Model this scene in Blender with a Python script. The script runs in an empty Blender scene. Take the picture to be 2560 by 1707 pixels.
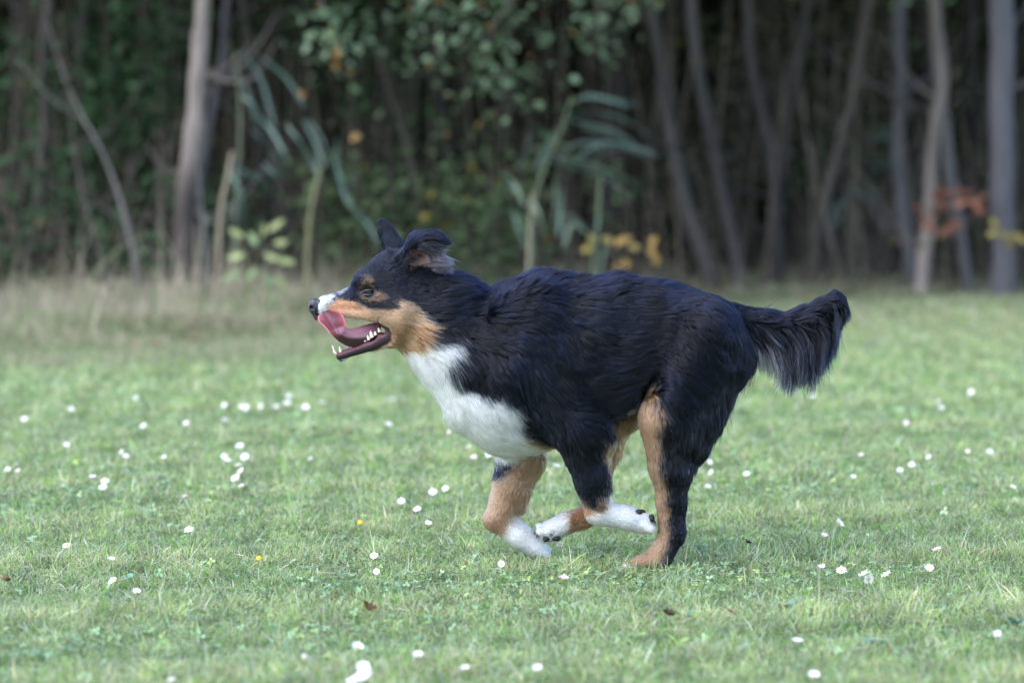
import bpy, bmesh, math, random
import numpy as np
from mathutils import Vector, Matrix, kdtree

# ------------------------------------------------------------------ camera, sky, sun, exposure
scene = bpy.context.scene
COL = scene.collection
R = math.radians
CAM_Y, CAM_H = -8.97, 1.10          # a kneeling photographer with a long lens
F_PX = 9720.0                       # focal length in pixels of a 2560 px wide frame
PITCH = math.atan(616.5 / F_PX)     # looking slightly down on to the lawn
cam_data = bpy.data.cameras.new('camera')
cam = bpy.data.objects.new('camera', cam_data)
COL.objects.link(cam)
cam.location = (0, CAM_Y, CAM_H)
cam.rotation_euler = (math.pi / 2 - PITCH, 0, 0)
cam_data.sensor_width = 36.0
cam_data.lens = 36.0 * F_PX / 2560.0
cam_data.clip_start, cam_data.clip_end = 0.5, 900.0
cam_data.dof.use_dof = True
cam_data.dof.focus_distance = 9.0
cam_data.dof.aperture_fstop = cam_data.lens / 1000.0 / 0.052
cam_data.dof.aperture_blades = 9
scene.camera = cam

SUN_EL, SUN_AZ = R(46), R(-126)     # azimuth: clockwise from +Y seen from above
world = bpy.data.worlds.new('World')
scene.world = world
world.use_nodes = True
wn, wl = world.node_tree.nodes, world.node_tree.links
wn.clear()
sky = wn.new('ShaderNodeTexSky')
sky.sky_type = 'NISHITA'
sky.sun_disc = False
sky.sun_elevation = SUN_EL
sky.sun_rotation = SUN_AZ
sky.air_density = 0.9
sky.dust_density = 0.6
sky.ozone_density = 0.9
bg = wn.new('ShaderNodeBackground')
bg.inputs['Strength'].default_value = 0.15
wo = wn.new('ShaderNodeOutputWorld')
wl.new(sky.outputs[0], bg.inputs[0])
wl.new(bg.outputs[0], wo.inputs[0])

sun_data = bpy.data.lights.new('sun', 'SUN')
sun_data.energy = 1.15
sun_data.angle = R(60)
sun_data.color = (1.0, 0.98, 0.94)
sun = bpy.data.objects.new('sun', sun_data)
COL.objects.link(sun)
sd = Vector((math.sin(SUN_AZ) * math.cos(SUN_EL), math.cos(SUN_AZ) * math.cos(SUN_EL), math.sin(SUN_EL)))
sun.rotation_euler = (-sd).to_track_quat('-Z', 'Y').to_euler()
sun.location = sd * 40

vs = scene.view_settings
scene.display_settings.display_device = 'sRGB'
vs.view_transform = 'Standard'
vs.look = 'None'
vs.gamma = 1.0
vs.use_curve_mapping = False
vs.exposure = 2.15
scene.render.engine = 'CYCLES'
scene.cycles.max_bounces = 12
scene.cycles.diffuse_bounces = 3
scene.cycles.glossy_bounces = 8
scene.cycles.transmission_bounces = 10
scene.cycles.transparent_max_bounces = 8
scene.cycles.caustics_reflective = False
scene.cycles.caustics_refractive = False
scene.cycles.sample_clamp_indirect = 4.0
scene.cycles_curves.shape = 'RIBBONS'
scene.cycles_curves.subdivisions = 2

# ------------------------------------------------------------------ helpers
rng = np.random.default_rng(7)
random.seed(7)


def ray(px, py):
    """direction in the world through a point measured on the photograph (2560 x 1707)"""
    x, y = (px - 1280.0) / F_PX, (853.5 - py) / F_PX
    c, s = math.cos(PITCH), math.sin(PITCH)
    return np.array([x, c + y * s, -s + y * c])


def at(px, py, D):
    """the place in the world seen at (px, py), D metres in front of the camera"""
    d = ray(px, py)
    t = D / d[1]
    return np.array([0, CAM_Y, CAM_H]) + d * t


def gp(px, py, z=0.0):
    d = ray(px, py)
    t = (z - CAM_H) / d[2]
    return np.array([0, CAM_Y, CAM_H]) + d * t


def tag(o, label=None, cat=None, group=None, kind=None):
    if label: o['label'] = label
    if cat: o['category'] = cat
    if group: o['group'] = group
    if kind: o['kind'] = kind
    return o


def empty(name, loc=(0, 0, 0)):
    o = bpy.data.objects.new(name, None)
    o.empty_display_size = 0.05
    o.location = loc
    COL.objects.link(o)
    return o


def link_obj(name, data, parent=None, loc=None):
    o = bpy.data.objects.new(name, data)
    COL.objects.link(o)
    if parent is not None: o.parent = parent
    if loc is not None: o.location = loc
    return o


def mesh_np(name, verts, faces, mat=None, smooth=True, cols=None):
    """verts (n,3); faces (m,3) or (m,4); cols (n,3) linear colours stored as the point attribute col"""
    me = bpy.data.meshes.new(name)
    verts = np.asarray(verts, dtype=np.float32)
    faces = np.asarray(faces, dtype=np.int32)
    n, m, k = len(verts), len(faces), faces.shape[1]
    me.vertices.add(n)
    me.vertices.foreach_set('co', verts.ravel())
    me.loops.add(m * k)
    me.loops.foreach_set('vertex_index', faces.ravel())
    me.polygons.add(m)
    me.polygons.foreach_set('loop_start', np.arange(0, m * k, k, dtype=np.int32))
    me.update(calc_edges=True)
    me.polygons.foreach_set('use_smooth', np.full(m, smooth))
    if cols is not None:
        a = me.attributes.new('col', 'FLOAT_COLOR', 'POINT')
        c4 = np.ones((n, 4), dtype=np.float32)
        c4[:, :3] = cols
        a.data.foreach_set('color', c4.ravel())
    if mat: me.materials.append(mat)
    me.validate()
    return me


def curves_np(name, pts, radii, cols, mat):
    """pts (n,k,3), radii (n,k), cols (n,3): n strands of k points as one Curves datablock"""
    n, k = pts.shape[:2]
    hc = bpy.data.hair_curves.new(name)
    hc.add_curves([k] * n)
    hc.position_data.foreach_set('vector', np.ascontiguousarray(pts, dtype=np.float32).ravel())
    ra = hc.attributes.get('radius') or hc.attributes.new('radius', 'FLOAT', 'POINT')
    ra.data.foreach_set('value', np.ascontiguousarray(radii, dtype=np.float32).ravel())
    if cols.ndim == 3:
        ca = hc.attributes.new('col', 'FLOAT_COLOR', 'POINT')
        c4 = np.ones((n * k, 4), dtype=np.float32)
        c4[:, :3] = cols.reshape(-1, 3)
    else:
        ca = hc.attributes.new('col', 'FLOAT_COLOR', 'CURVE')
        c4 = np.ones((n, 4), dtype=np.float32)
        c4[:, :3] = cols
    ca.data.foreach_set('color', c4.ravel())
    hc.materials.append(mat)
    return hc


def sines(p, seed, freq, octaves=4):
    """smooth pseudo noise, about -1..1, from sums of sines at the points p (n,d)"""
    r = np.random.default_rng(seed)
    out = np.zeros(len(p))
    amp, tot = 1.0, 0.0
    for o in range(octaves):
        for _ in range(3):
            k = r.normal(size=p.shape[1])
            k *= freq * (1.9 ** o) / np.linalg.norm(k)
            out += amp * np.sin(p @ k + r.uniform(0, 6.28))
        tot += amp * 1.7
        amp *= 0.6
    return out / tot


def sm(a, b, x):
    t = np.clip((x - a) / (b - a), 0, 1)
    return t * t * (3 - 2 * t)


def tube_arrays(path, radii, sides=8, closed_ends=True):
    path = np.asarray(path, float)
    n = len(path)
    tang = np.gradient(path, axis=0)
    tang /= np.linalg.norm(tang, axis=1)[:, None] + 1e-12
    ref = np.array([0.0, 1.0, 0.0]) if abs(tang[0][1]) < 0.9 else np.array([1.0, 0, 0])
    V = []
    for i in range(n):
        u = np.cross(tang[i], ref); u /= np.linalg.norm(u)
        v = np.cross(tang[i], u)
        a = np.linspace(0, 2 * math.pi, sides, endpoint=False)
        V.append(path[i] + radii[i] * (np.cos(a)[:, None] * u + np.sin(a)[:, None] * v))
    V = np.concatenate(V)
    F = []
    for i in range(n - 1):
        for j in range(sides):
            a, b = i * sides + j, i * sides + (j + 1) % sides
            F.append((a, b, b + sides, a + sides))
    if closed_ends:
        c0, c1 = len(V), len(V) + 1
        V = np.vstack([V, path[:1], path[-1:]])
        for j in range(sides):
            F.append((c0, (j + 1) % sides, j, c0))
            b = (n - 1) * sides
            F.append((c1, b + j, b + (j + 1) % sides, c1))
    F = np.array(F)
    return V, F


def spline(pts, n):
    """Catmull-Rom resample of a polyline to n points"""
    P = np.asarray(pts, float)
    if len(P) == 2:
        t = np.linspace(0, 1, n)[:, None]
        return P[0] * (1 - t) + P[1] * t
    Q = np.vstack([2 * P[0] - P[1], P, 2 * P[-1] - P[-2]])
    s = np.linspace(0, len(P) - 1 - 1e-9, n)
    i = s.astype(int)
    t = (s - i)[:, None]
    p0, p1, p2, p3 = Q[i], Q[i + 1], Q[i + 2], Q[i + 3]
    return 0.5 * (2 * p1 + (p2 - p0) * t + (2 * p0 - 5 * p1 + 4 * p2 - p3) * t ** 2 + (3 * p1 - p0 - 3 * p2 + p3) * t ** 3)


def join_arrays(parts):
    V, F, C, off = [], [], [], 0
    for p in parts:
        V.append(p[0]); F.append(np.asarray(p[1]) + off); off += len(p[0])
        if len(p) > 2: C.append(p[2])
    return np.concatenate(V), np.concatenate(F), (np.concatenate(C) if C else None)


def new_mat(name):
    m = bpy.data.materials.new(name)
    m.use_nodes = True
    nt = m.node_tree
    return m, nt.nodes, nt.links, nt.nodes['Principled BSDF']


def attr_mat(name, rough=0.6, spec=0.3, transl=0.0, noise=0.0):
    """a surface that takes its base colour from the point attribute col, with a little procedural mottling"""
    m, n, l, b = new_mat(name)
    a = n.new('ShaderNodeAttribute'); a.attribute_name = 'col'
    col = a.outputs['Color']
    if noise:
        t = n.new('ShaderNodeTexNoise'); t.inputs['Scale'].default_value = noise; t.inputs['Detail'].default_value = 5
        r_ = n.new('ShaderNodeMapRange')
        r_.inputs['From Min'].default_value = 0.3; r_.inputs['From Max'].default_value = 0.7
        r_.inputs['To Min'].default_value = 0.75; r_.inputs['To Max'].default_value = 1.25
        l.new(t.outputs['Fac'], r_.inputs['Value'])
        mx = n.new('ShaderNodeVectorMath'); mx.operation = 'SCALE'
        l.new(col, mx.inputs[0]); l.new(r_.outputs[0], mx.inputs['Scale'])
        col = mx.outputs[0]
    l.new(col, b.inputs['Base Color'])
    b.inputs['Roughness'].default_value = rough
    b.inputs['Specular IOR Level'].default_value = spec
    if transl:
        tr = n.new('ShaderNodeBsdfTranslucent')
        l.new(col, tr.inputs['Color'])
        mix = n.new('ShaderNodeMixShader'); mix.inputs[0].default_value = transl
        l.new(b.outputs[0], mix.inputs[1]); l.new(tr.outputs[0], mix.inputs[2])
        l.new(mix.outputs[0], n['Material Output'].inputs['Surface'])
    return m


def flat_mat(name, col, rough=0.5, spec=0.5, var=0.0, scale=40.0, **kw):
    m, n, l, b = new_mat(name)
    if var:
        t = n.new('ShaderNodeTexNoise'); t.inputs['Scale'].default_value = scale; t.inputs['Detail'].default_value = 6
        r_ = n.new('ShaderNodeValToRGB')
        r_.color_ramp.elements[0].position = 0.3; r_.color_ramp.elements[1].position = 0.7
        r_.color_ramp.elements[0].color = (*[c * (1 - var) for c in col], 1)
        r_.color_ramp.elements[1].color = (*[min(1, c * (1 + var)) for c in col], 1)
        tc = n.new('ShaderNodeTexCoord'); l.new(tc.outputs['Object'], t.inputs['Vector'])
        l.new(t.outputs['Fac'], r_.inputs[0]); l.new(r_.outputs[0], b.inputs['Base Color'])
    else:
        b.inputs['Base Color'].default_value = (*col, 1)
    b.inputs['Roughness'].default_value = rough
    b.inputs['Specular IOR Level'].default_value = spec
    for k, v in kw.items():
        b.inputs[k].default_value = v
    return m


# ------------------------------------------------------------------ ground, lawn, rough edge
EDGE = np.array([gp(px, py)[:2] for px, py in [(-900, 960), (0, 925), (700, 885), (1100, 850), (1500, 812), (1900, 782), (2560, 752), (3600, 730)]])


def edge_y(x):
    return np.interp(x, EDGE[:, 0], EDGE[:, 1])


def bank(x, y):
    """height of the ground: level lawn, a low bank of rough grass where the wood begins"""
    d = y - edge_y(x)
    left = sm(1.2, -2.0, x)
    return (sm(0.0, 2.2, d) * (.03 + .04 * left)) + .012 * np.sin(x * 1.7 + y * .9) * sm(3, 8, y)


def axis(vals):
    return np.concatenate([np.linspace(a, b, n, endpoint=False) for a, b, n in vals] + [[vals[-1][1]]])


gx = axis([(-300, -20, 14), (-20, -7, 26), (-7, 7, 80), (7, 20, 26), (20, 300, 14)])
gy = axis([(-60, -10, 12), (-10, 5, 50), (5, 22, 100), (22, 60, 30), (60, 600, 20)])
GX, GY = np.meshgrid(gx, gy)
GZ = bank(GX.ravel(), GY.ravel())
nx_, ny_ = len(gx), len(gy)
ii, jj = np.meshgrid(np.arange(nx_ - 1), np.arange(ny_ - 1))
a_ = (jj * nx_ + ii).ravel()
gF = np.stack([a_, a_ + 1, a_ + 1 + nx_, a_ + nx_], 1)
gV = np.stack([GX.ravel(), GY.ravel(), GZ], 1)
soil = sm(.3, 1.6, gV[:, 1] - edge_y(gV[:, 0]))[:, None]
gC = np.array((.190, .240, .110)) * (1 - soil) + np.array((.040, .030, .019)) * soil
ground_m = attr_mat('ground', .9, .1, 0, 9)
ground = tag(link_obj('ground', mesh_np('ground', gV, gF, ground_m, True, gC)), 'mown lawn running up to the dark earth of the wood', kind='structure')

Y0, Y1 = gp(1280, 1760)[1], 12.6


def lawn_points(n, y0, y1):
    y = rng.uniform(y0, y1, n)
    hwid = (y - CAM_Y) * 1500 / F_PX + .35
    x = rng.uniform(-1, 1, n) * hwid
    return x, y


def frame_area(y0, y1):
    return ((y1 - y0) * ((y0 + y1) / 2 - CAM_Y) * 3000 / F_PX + .7 * (y1 - y0))


def blades(n, y0, y1, lmin, lmax, wid, keep=None, npt=4, lean=.75):
    """n grass blades: points, radii, colours"""
    w0 = np.sqrt(rng.random(n))
    y = rng.uniform(y0, y1, n * 2)
    y = y[rng.random(n * 2) < (y - CAM_Y) / (y1 - CAM_Y)][:n]
    hwid = (y - CAM_Y) * 1400 / F_PX + .28 + (y - Y0) * .085
    x = rng.uniform(-1, 1, len(y)) * hwid
    ok = (y < edge_y(x) + .35)
    x, y = x[ok], y[ok]
    n = len(x)
    P2 = np.stack([x, y], 1)
    patch = sines(P2, 31, 2.2, 4)
    patch2 = sines(P2, 33, 7.0, 4)
    fine = sines(P2, 35, 28.0, 3)
    dens = np.clip(.72 + .35 * patch2 + .3 * fine, .12, 1)
    ok = rng.random(n) < dens
    x, y, patch, patch2, fine = x[ok], y[ok], patch[ok], patch2[ok], fine[ok]
    n = len(x)
    L = rng.uniform(lmin, lmax, n) * (1 + .35 * patch2) * np.where(rng.random(n) < .05, 1.7, 1)
    L *= 1 + .3 * (sines(np.stack([x, y], 1), 37, 14.0, 2) > .62)
    az = rng.uniform(0, 2 * math.pi, n)
    ln = np.clip(np.abs(rng.normal(lean, .42, n)), .05, 1.5)
    t = np.linspace(0, 1, npt)
    bend = ln[:, None] * (.55 + .75 * t[None, :])
    st = (L / (npt - 1))[:, None]
    hx = np.concatenate([np.zeros((n, 1)), np.cumsum(np.sin(bend[:, :-1]) * st, 1)], 1)
    hzz = np.concatenate([np.zeros((n, 1)), np.cumsum(np.cos(bend[:, :-1]) * st, 1)], 1)
    P = np.stack([x[:, None] + hx * np.cos(az)[:, None], y[:, None] + hx * np.sin(az)[:, None], bank(x, y)[:, None] + hzz], 2)
    rad = (wid * rng.uniform(.6, 1.3, n))[:, None] * np.array([.8, 1, .8, .2])[None, :npt]
    g1, g2, g3 = np.array((.285, .345, .150)), np.array((.215, .285, .162)), np.array((.390, .405, .155))
    a = np.clip(.5 + .4 * patch + .35 * fine + rng.normal(0, .22, n), 0, 1)[:, None]
    b = np.clip(.28 + .32 * patch2 - .2 * patch + rng.normal(0, .25, n), 0, 1)[:, None]
    c = g2 * (1 - a) + g1 * a
    c = c * (1 - .65 * b) + g3 * .65 * b
    odd = rng.random(n)
    c[odd < .14] = np.array((.17, .34, .055))
    c[(odd > .14) & (odd < .30)] = np.array((.38, .45, .33))
    c[(odd > .30) & (odd < .38)] = np.array((.11, .20, .09))
    straw = rng.random(n) < np.clip(.07 + .10 * patch2 + sm(5.5, 11, y) * .30, .02, .5)
    c[straw] = np.array((.52, .46, .31)) * rng.uniform(.6, 1.1, (straw.sum(), 1))
    c *= np.array((1.02, 1.0, .94))
    c *= rng.uniform(.6, 1.4, (n, 1)) * np.clip(1 + .30 * fine + .12 * patch2, .5, 1.5)[:, None]
    return P, rad, c


grass_m = attr_mat('grass_blade', .42, .5, .45)
sets = [blades(300000, Y0, 1.6, .014, .034, .00115, lean=1.0), blades(150000, 1.6, 5.0, .016, .036, .0017, lean=.95), blades(180000, 5.0, Y1, .018, .038, .0027, lean=.9)]
# longer tufts and bits of dead straw lying on the lawn
tb = blades(5000, Y0, 2.5, .028, .050, .0011, lean=.5)
tk = sines(tb[0][:, 0, :2], 71, 9.0, 2) > .35
tuft = (tb[0][tk], tb[1][tk], tb[2][tk] * .8)
sb = blades(4200, Y0, 4.0, .03, .07, .0009, lean=.2)
flat_ = sb[0].copy()
flat_[:, :, 2] = rng.uniform(.008, .022, (len(flat_), 1))
aa = rng.uniform(0, 6.28, len(flat_))
stp = np.linspace(-.5, .5, 4)[None, :] * rng.uniform(.025, .07, (len(flat_), 1))
flat_[:, :, 0] = sb[0][:, :1, 0] + stp * np.cos(aa)[:, None]
flat_[:, :, 1] = sb[0][:, :1, 1] + stp * np.sin(aa)[:, None]
sets += [tuft, (flat_, sb[1], np.array((.50, .44, .30)) * rng.uniform(.6, 1.1, (len(flat_), 1)))]
P_ = np.concatenate([s_[0] for s_ in sets]); R_ = np.concatenate([s_[1] for s_ in sets]); C_ = np.concatenate([s_[2] for s_ in sets])
tag(link_obj('lawn_grass', curves_np('lawn_grass', P_, R_, C_, grass_m)), 'short mown grass covering the lawn', 'grass', kind='stuff')

# clover and other small broad leaves among the grass
def clover(n, y0, y1, size):
    y = rng.uniform(y0, y1, n)
    x = rng.uniform(-1, 1, n) * ((y - CAM_Y) * 1500 / F_PX + .3)
    P2 = np.stack([x, y], 1)
    k = sines(P2, 51, 3.1, 3) + .6 * sines(P2, 52, 11, 2)
    ok = (rng.random(n) < np.clip(.22 + .75 * k, .04, 1)) & (y < edge_y(x))
    x, y = x[ok], y[ok]
    n = len(x)
    zc = rng.uniform(.008, .032, n)
    r = size * rng.uniform(.6, 1.25, n)
    rot = rng.uniform(0, 6.28, n)
    tx, ty = rng.normal(0, .38, n), rng.normal(-.1, .38, n)
    base = rng.uniform(.6, 1.35, (n, 1)) * np.where(rng.random((n, 1)) < .12, np.array((.32, .43, .12)), np.array((.21, .325, .165)))
    Vs, Fs, Cs = [], [], []
    for l3 in range(3):
        a = rot + l3 * 2.094
        loc = [(0, 0, 0), (.55, .42, .10), (1.0, .34, .04), (1.08, 0, -.02), (1.0, -.34, .04), (.55, -.42, .10)]
        pts = []
        for (u, v, wz) in loc:
            px = r * (u * np.cos(a) - v * np.sin(a)); py = r * (u * np.sin(a) + v * np.cos(a))
            pts.append(np.stack([x + px, y + py, zc + r * wz + px * tx + py * ty], 1))
        V = np.stack(pts, 1).reshape(-1, 3)
        o = np.arange(n)[:, None] * 6
        F = np.concatenate([o + np.array([0, 1, 2, 3]), o + np.array([0, 3, 4, 5])])
        Vs.append(V); Fs.append(F); Cs.append(np.repeat(base * rng.uniform(.9, 1.1, (n, 1)), 6, 0))
    return join_arrays(list(zip(Vs, Fs, Cs)))


cv = join_arrays([clover(26000, Y0, 2.2, .0078), clover(9000, 2.2, 8.0, .010)])
tag(link_obj('clover', mesh_np('clover', cv[0], cv[1], attr_mat('clover_leaf', .36, .55, .2), False, cv[2])), 'clover leaves scattered through the lawn in patches', 'clover', kind='stuff')


# rough unmown grass where the lawn ends, with dry straw on the left
def rough(n, d0, d1, l0, l1, wid, strawp, xr=(-4.6, 4.8), lean=.42, npt=5, dark=1.0, floor=.02):
    x = rng.uniform(*xr, n)
    d = rng.uniform(d0, d1, n)
    y = edge_y(x) + d
    P2 = np.stack([x, y], 1)
    k = sines(P2, 61, 1.6, 3)
    k2 = sines(P2, 62, 5.5, 3)
    left = sm(1.0, -1.6, x)
    ok = rng.random(n) < np.clip(.45 + .75 * k2 + .4 * k, floor, 1) * (.6 + .4 * left)
    x, y, k, k2, left, d = x[ok], y[ok], k[ok], k2[ok], left[ok], d[ok]
    n = len(x)
    L = rng.uniform(l0, l1, n) * (.55 + .45 * left) * (1 + .45 * k + .25 * k2) * sm(-.6, .8, d - d0 + .2)
    L = np.maximum(L, .03)
    az = rng.uniform(0, 6.28, n)
    ln = np.clip(np.abs(rng.normal(0, lean, n)), .03, 1.4)
    t = np.linspace(0, 1, npt)
    bend = ln[:, None] * (.4 + 1.1 * t[None, :])
    st = (L / (npt - 1))[:, None]
    hx = np.concatenate([np.zeros((n, 1)), np.cumsum(np.sin(bend[:, :-1]) * st, 1)], 1)
    hzz = np.concatenate([np.zeros((n, 1)), np.cumsum(np.cos(bend[:, :-1]) * st, 1)], 1)
    P = np.stack([x[:, None] + hx * np.cos(az)[:, None], y[:, None] + hx * np.sin(az)[:, None], bank(x, y)[:, None] + hzz], 2)
    rad = (wid * rng.uniform(.6, 1.3, n))[:, None] * np.linspace(1, .25, npt)[None, :]
    sw = rng.random(n) < np.clip(strawp + .3 * k2, .02, .95)
    c = np.where(sw[:, None], np.array((.52, .43, .31)), np.array((.27, .31, .15))) * rng.uniform(.55, 1.2, (n, 1)) * dark
    return P, rad, c


rs = [rough(90000, -.6, 2.6, .04, .085, .0025, .25, floor=.45), rough(26000, 1.6, 4.6, .04, .09, .0028, .5, floor=.3), rough(8000, 1.0, 3.4, .04, .115, .0028, .55), rough(1300, 1.4, 3.8, .10, .34, .0030, .85, (-4.4, 1.2), .6), rough(900, .6, 3.0, .08, .24, .0030, .9, (1.2, 4.8), .7), rough(190, 1.0, 3.2, .16, .55, .0042, 1.0, (-3.2, .8), .75),
      rough(12000, 2.4, 5.0, .05, .16, .003, .5, (-4.6, 5), .7, 5, .8)]  # back layer coloured darker, standing in for shade beneath the trees
P_ = np.concatenate([s_[0] for s_ in rs]); R_ = np.concatenate([s_[1] for s_ in rs]); C_ = np.concatenate([s_[2] for s_ in rs])
tag(link_obj('rough_grass', curves_np('rough_grass', P_, R_, C_, grass_m)), 'rough uncut grass and dry straw along the foot of the wood', 'grass', kind='stuff')

# ------------------------------------------------------------------ the wood
def leaf_cloud(cent, size, cols, up=.3, aspect=.55, sizevar=.35):
    """leaf-sized folded rhombs at the points cent, turned at random; returns verts, faces, colours"""
    n = len(cent)
    nr = rng.normal(size=(n, 3)); nr[:, 2] = np.abs(nr[:, 2]) + up
    nr /= np.linalg.norm(nr, axis=1)[:, None]
    d = rng.normal(size=(n, 3)); d[:, 2] -= .4
    d -= (d * nr).sum(1)[:, None] * nr
    d /= np.linalg.norm(d, axis=1)[:, None]
    s_ = np.cross(nr, d)
    L = (size * rng.uniform(1 - sizevar, 1 + sizevar, n))[:, None]
    wv = L * aspect * .5
    c0 = cent - d * L * .5
    pts = [c0, c0 + d * L * .32 + s_ * wv * .9 + nr * L * .06, c0 + d * L * .68 + s_ * wv * .75 + nr * L * .05, c0 + d * L - nr * L * .06,
           c0 + d * L * .68 - s_ * wv * .75 + nr * L * .05, c0 + d * L * .32 - s_ * wv * .9 + nr * L * .06]
    V = np.stack(pts, 1).reshape(-1, 3)
    o = np.arange(n)[:, None] * 6
    F = np.concatenate([o + np.array([0, 1, 2, 3]), o + np.array([0, 3, 4, 5])])
    return V, F, np.repeat(cols, 6, 0)


def mixcols(n, table):
    """n colours drawn from [(weight, colour)]"""
    w = np.array([t[0] for t in table], float); w /= w.sum()
    c = np.array([t[1] for t in table])[rng.choice(len(table), n, p=w)]
    return c * rng.uniform(.6, 1.35, (n, 1))


leaf_m = attr_mat('leaf', .6, .22, .2)
shade_m = attr_mat('shade_leaf', .8, .08, .1)
bark_m = attr_mat('bark', .85, .2, 0, 26)
bn = bark_m.node_tree
bt = bn.nodes.new('ShaderNodeTexNoise'); bt.inputs['Scale'].default_value = 34; bt.inputs['Detail'].default_value = 8
bb = bn.nodes.new('ShaderNodeBump'); bb.inputs['Strength'].default_value = .6; bb.inputs['Distance'].default_value = .01
bn.links.new(bt.outputs['Fac'], bb.inputs['Height']); bn.links.new(bb.outputs[0], bn.nodes['Principled BSDF'].inputs['Normal'])

# crowns high above, out of view, widened to shade the wood, shared between the trees: limbs, twigs and leaves round a hollow middle
GREEN_DARK = [(6, (.026, .050, .018)), (3, (.038, .062, .022)), (1, (.06, .065, .02))]


def crown_mesh(seed, rx, rz, n):
    r = np.random.default_rng(seed)
    cl = r.normal(size=(70, 3)); cl /= np.linalg.norm(cl, axis=1)[:, None]
    cl *= (r.uniform(.25, 1, 70) ** .6)[:, None]
    cl *= np.array([rx, rx, rz])
    c = cl[r.integers(0, 70, n)] + r.normal(size=(n, 3)) * np.array([.38, .38, .22])
    return mesh_np('crown', *leaf_cloud(c, .13, mixcols(n, GREEN_DARK))[:2], leaf_m, False, None) if False else leaf_cloud(c, .13, mixcols(n, GREEN_DARK))


crowns = []
for sd_ in (1, 2, 3):
    V, F, C = crown_mesh(sd_, 2.2, 1.5, 8000)
    crowns.append(mesh_np('crown', V, F, shade_m, False, C))


def limb_mesh(seed):
    r = np.random.default_rng(seed)
    parts = []
    for i in range(9):
        a = r.uniform(0, 6.28); ln = r.uniform(.9, 1.7)
        p = np.array([[0, 0, -1.3 + i * .28], [math.cos(a) * ln * .5, math.sin(a) * ln * .5, -1.05 + i * .3], [math.cos(a) * ln, math.sin(a) * ln, -.7 + i * .32]])
        parts.append(tube_arrays(spline(p, 6), np.linspace(.028, .006, 6), 5))
    V, F, _ = join_arrays(parts)
    return mesh_np('limb', V, F, bark_m, True, np.tile((.05, .045, .04), (len(V), 1)))


limbs = [limb_mesh(11), limb_mesh(12)]


def trunk_path(pix, D, ztop):
    """trunk axis through places seen in the photograph, carried on upwards to ztop and down into the ground"""
    P = [at(px, py, D) for px, py in pix]
    P = sorted(P, key=lambda p: p[2])
    g = bank(np.array([P[0][0]]), np.array([P[0][1]]))[0] - .05
    if P[0][2] > g:
        dv = P[0] - P[1]
        k = (P[0][2] - g) / max(-dv[2], .05)
        P.insert(0, P[0] + np.array([dv[0] * min(k, 1.0) * .6, 0, g - P[0][2]]))
    else:
        P[0][2] = g
    if ztop and P[-1][2] < ztop:
        dv = P[-1] - P[-2]
        sl = np.clip(dv[0] / max(dv[2], .05), -.35, .35)
        z = P[-1][2]
        P.append(np.array([P[-1][0] + sl * (ztop - z) * .5 * .6, P[-1][1] + .1, (z + ztop) / 2]))
        P.append(np.array([P[-1][0] + sl * (ztop - z) * .2, P[-1][1] + .1, ztop]))
    S = spline(P, 34)
    z = S[:, 2:3]
    wob = np.concatenate([sines(z * 1.0, int(abs(pix[0][0])) + 5, 3.0, 3)[:, None], np.zeros((34, 2))], 1)
    return S + wob * .022 * (ztop is not None)


def trunk_arrays(path, r0, r1, col, seed, blotch=.35, sides=12, rnodes=.10):
    n = len(path)
    t = np.linspace(0, 1, n)
    rad = (r0 + (r1 - r0) * t) * (1 + rnodes * sines(np.stack([t * 9, t * 0 + seed], 1), seed, 3, 3))
    rad[:3] *= np.array([1.3, 1.15, 1.05])
    V, F = tube_arrays(path, rad, sides)
    m = 1 + blotch * sines(V * np.array([7, 7, 2.6]), seed + 50, 1.6, 4)
    C = np.array(col)[None, :] * np.clip(m, .35, 1.7)[:, None]
    return V, F, C


def tree(name, label, pix, D, r0, r1, col, ztop=4.6, crown=True, group=None, seed=0, dx=0., extra=None, blotch=.35, cat='tree', rnodes=.10):
    path = trunk_path(pix, D, ztop)
    base = path[0].copy()
    root = tag(empty(name, base), label, cat, group)
    V, F, C = trunk_arrays(path - base, r0 * .86, r1 * .86, col, seed, blotch, rnodes=rnodes)
    link_obj('trunk', mesh_np('trunk', V, F, bark_m, True, C), root)
    rb = np.random.default_rng(900 + seed)
    for _ in range(5 if crown else 2):
        i = int(rb.integers(5, 26))
        p0 = path[i] - base
        if p0[2] < .25 or p0[2] > 2.4: continue
        sgn = rb.choice([-1, 1])
        ln = rb.uniform(.25, .75)
        e = p0 + np.array([sgn * ln * rb.uniform(.4, .9), rb.normal(0, .15), ln * rb.uniform(.3, .9)])
        m_ = (p0 + e) / 2 + np.array([0, 0, -.05]) + rb.normal(0, .03, 3)
        a = tube_arrays(spline([p0, m_, e], 8), np.linspace(max(r1 * .30, .004), .0025, 8), 6)
        link_obj('branch', mesh_np('branch', a[0], a[1], bark_m, True, np.tile(np.array(col) * .8, (len(a[0]), 1))), root)
    if crown:
        top = path[-1] - base
        cz = max(top[2] - .6, 3.4)
        cr = link_obj('crown', crowns[seed % 3], root, (top[0] + dx, top[1] - .3, cz))
        cr.rotation_euler = (0, 0, seed * 1.3)
        lb = link_obj('limb', limbs[seed % 2], root, (top[0] + dx * .5, top[1], cz))
        lb.rotation_euler = (0, 0, seed * 2.1)
    return root


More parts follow.
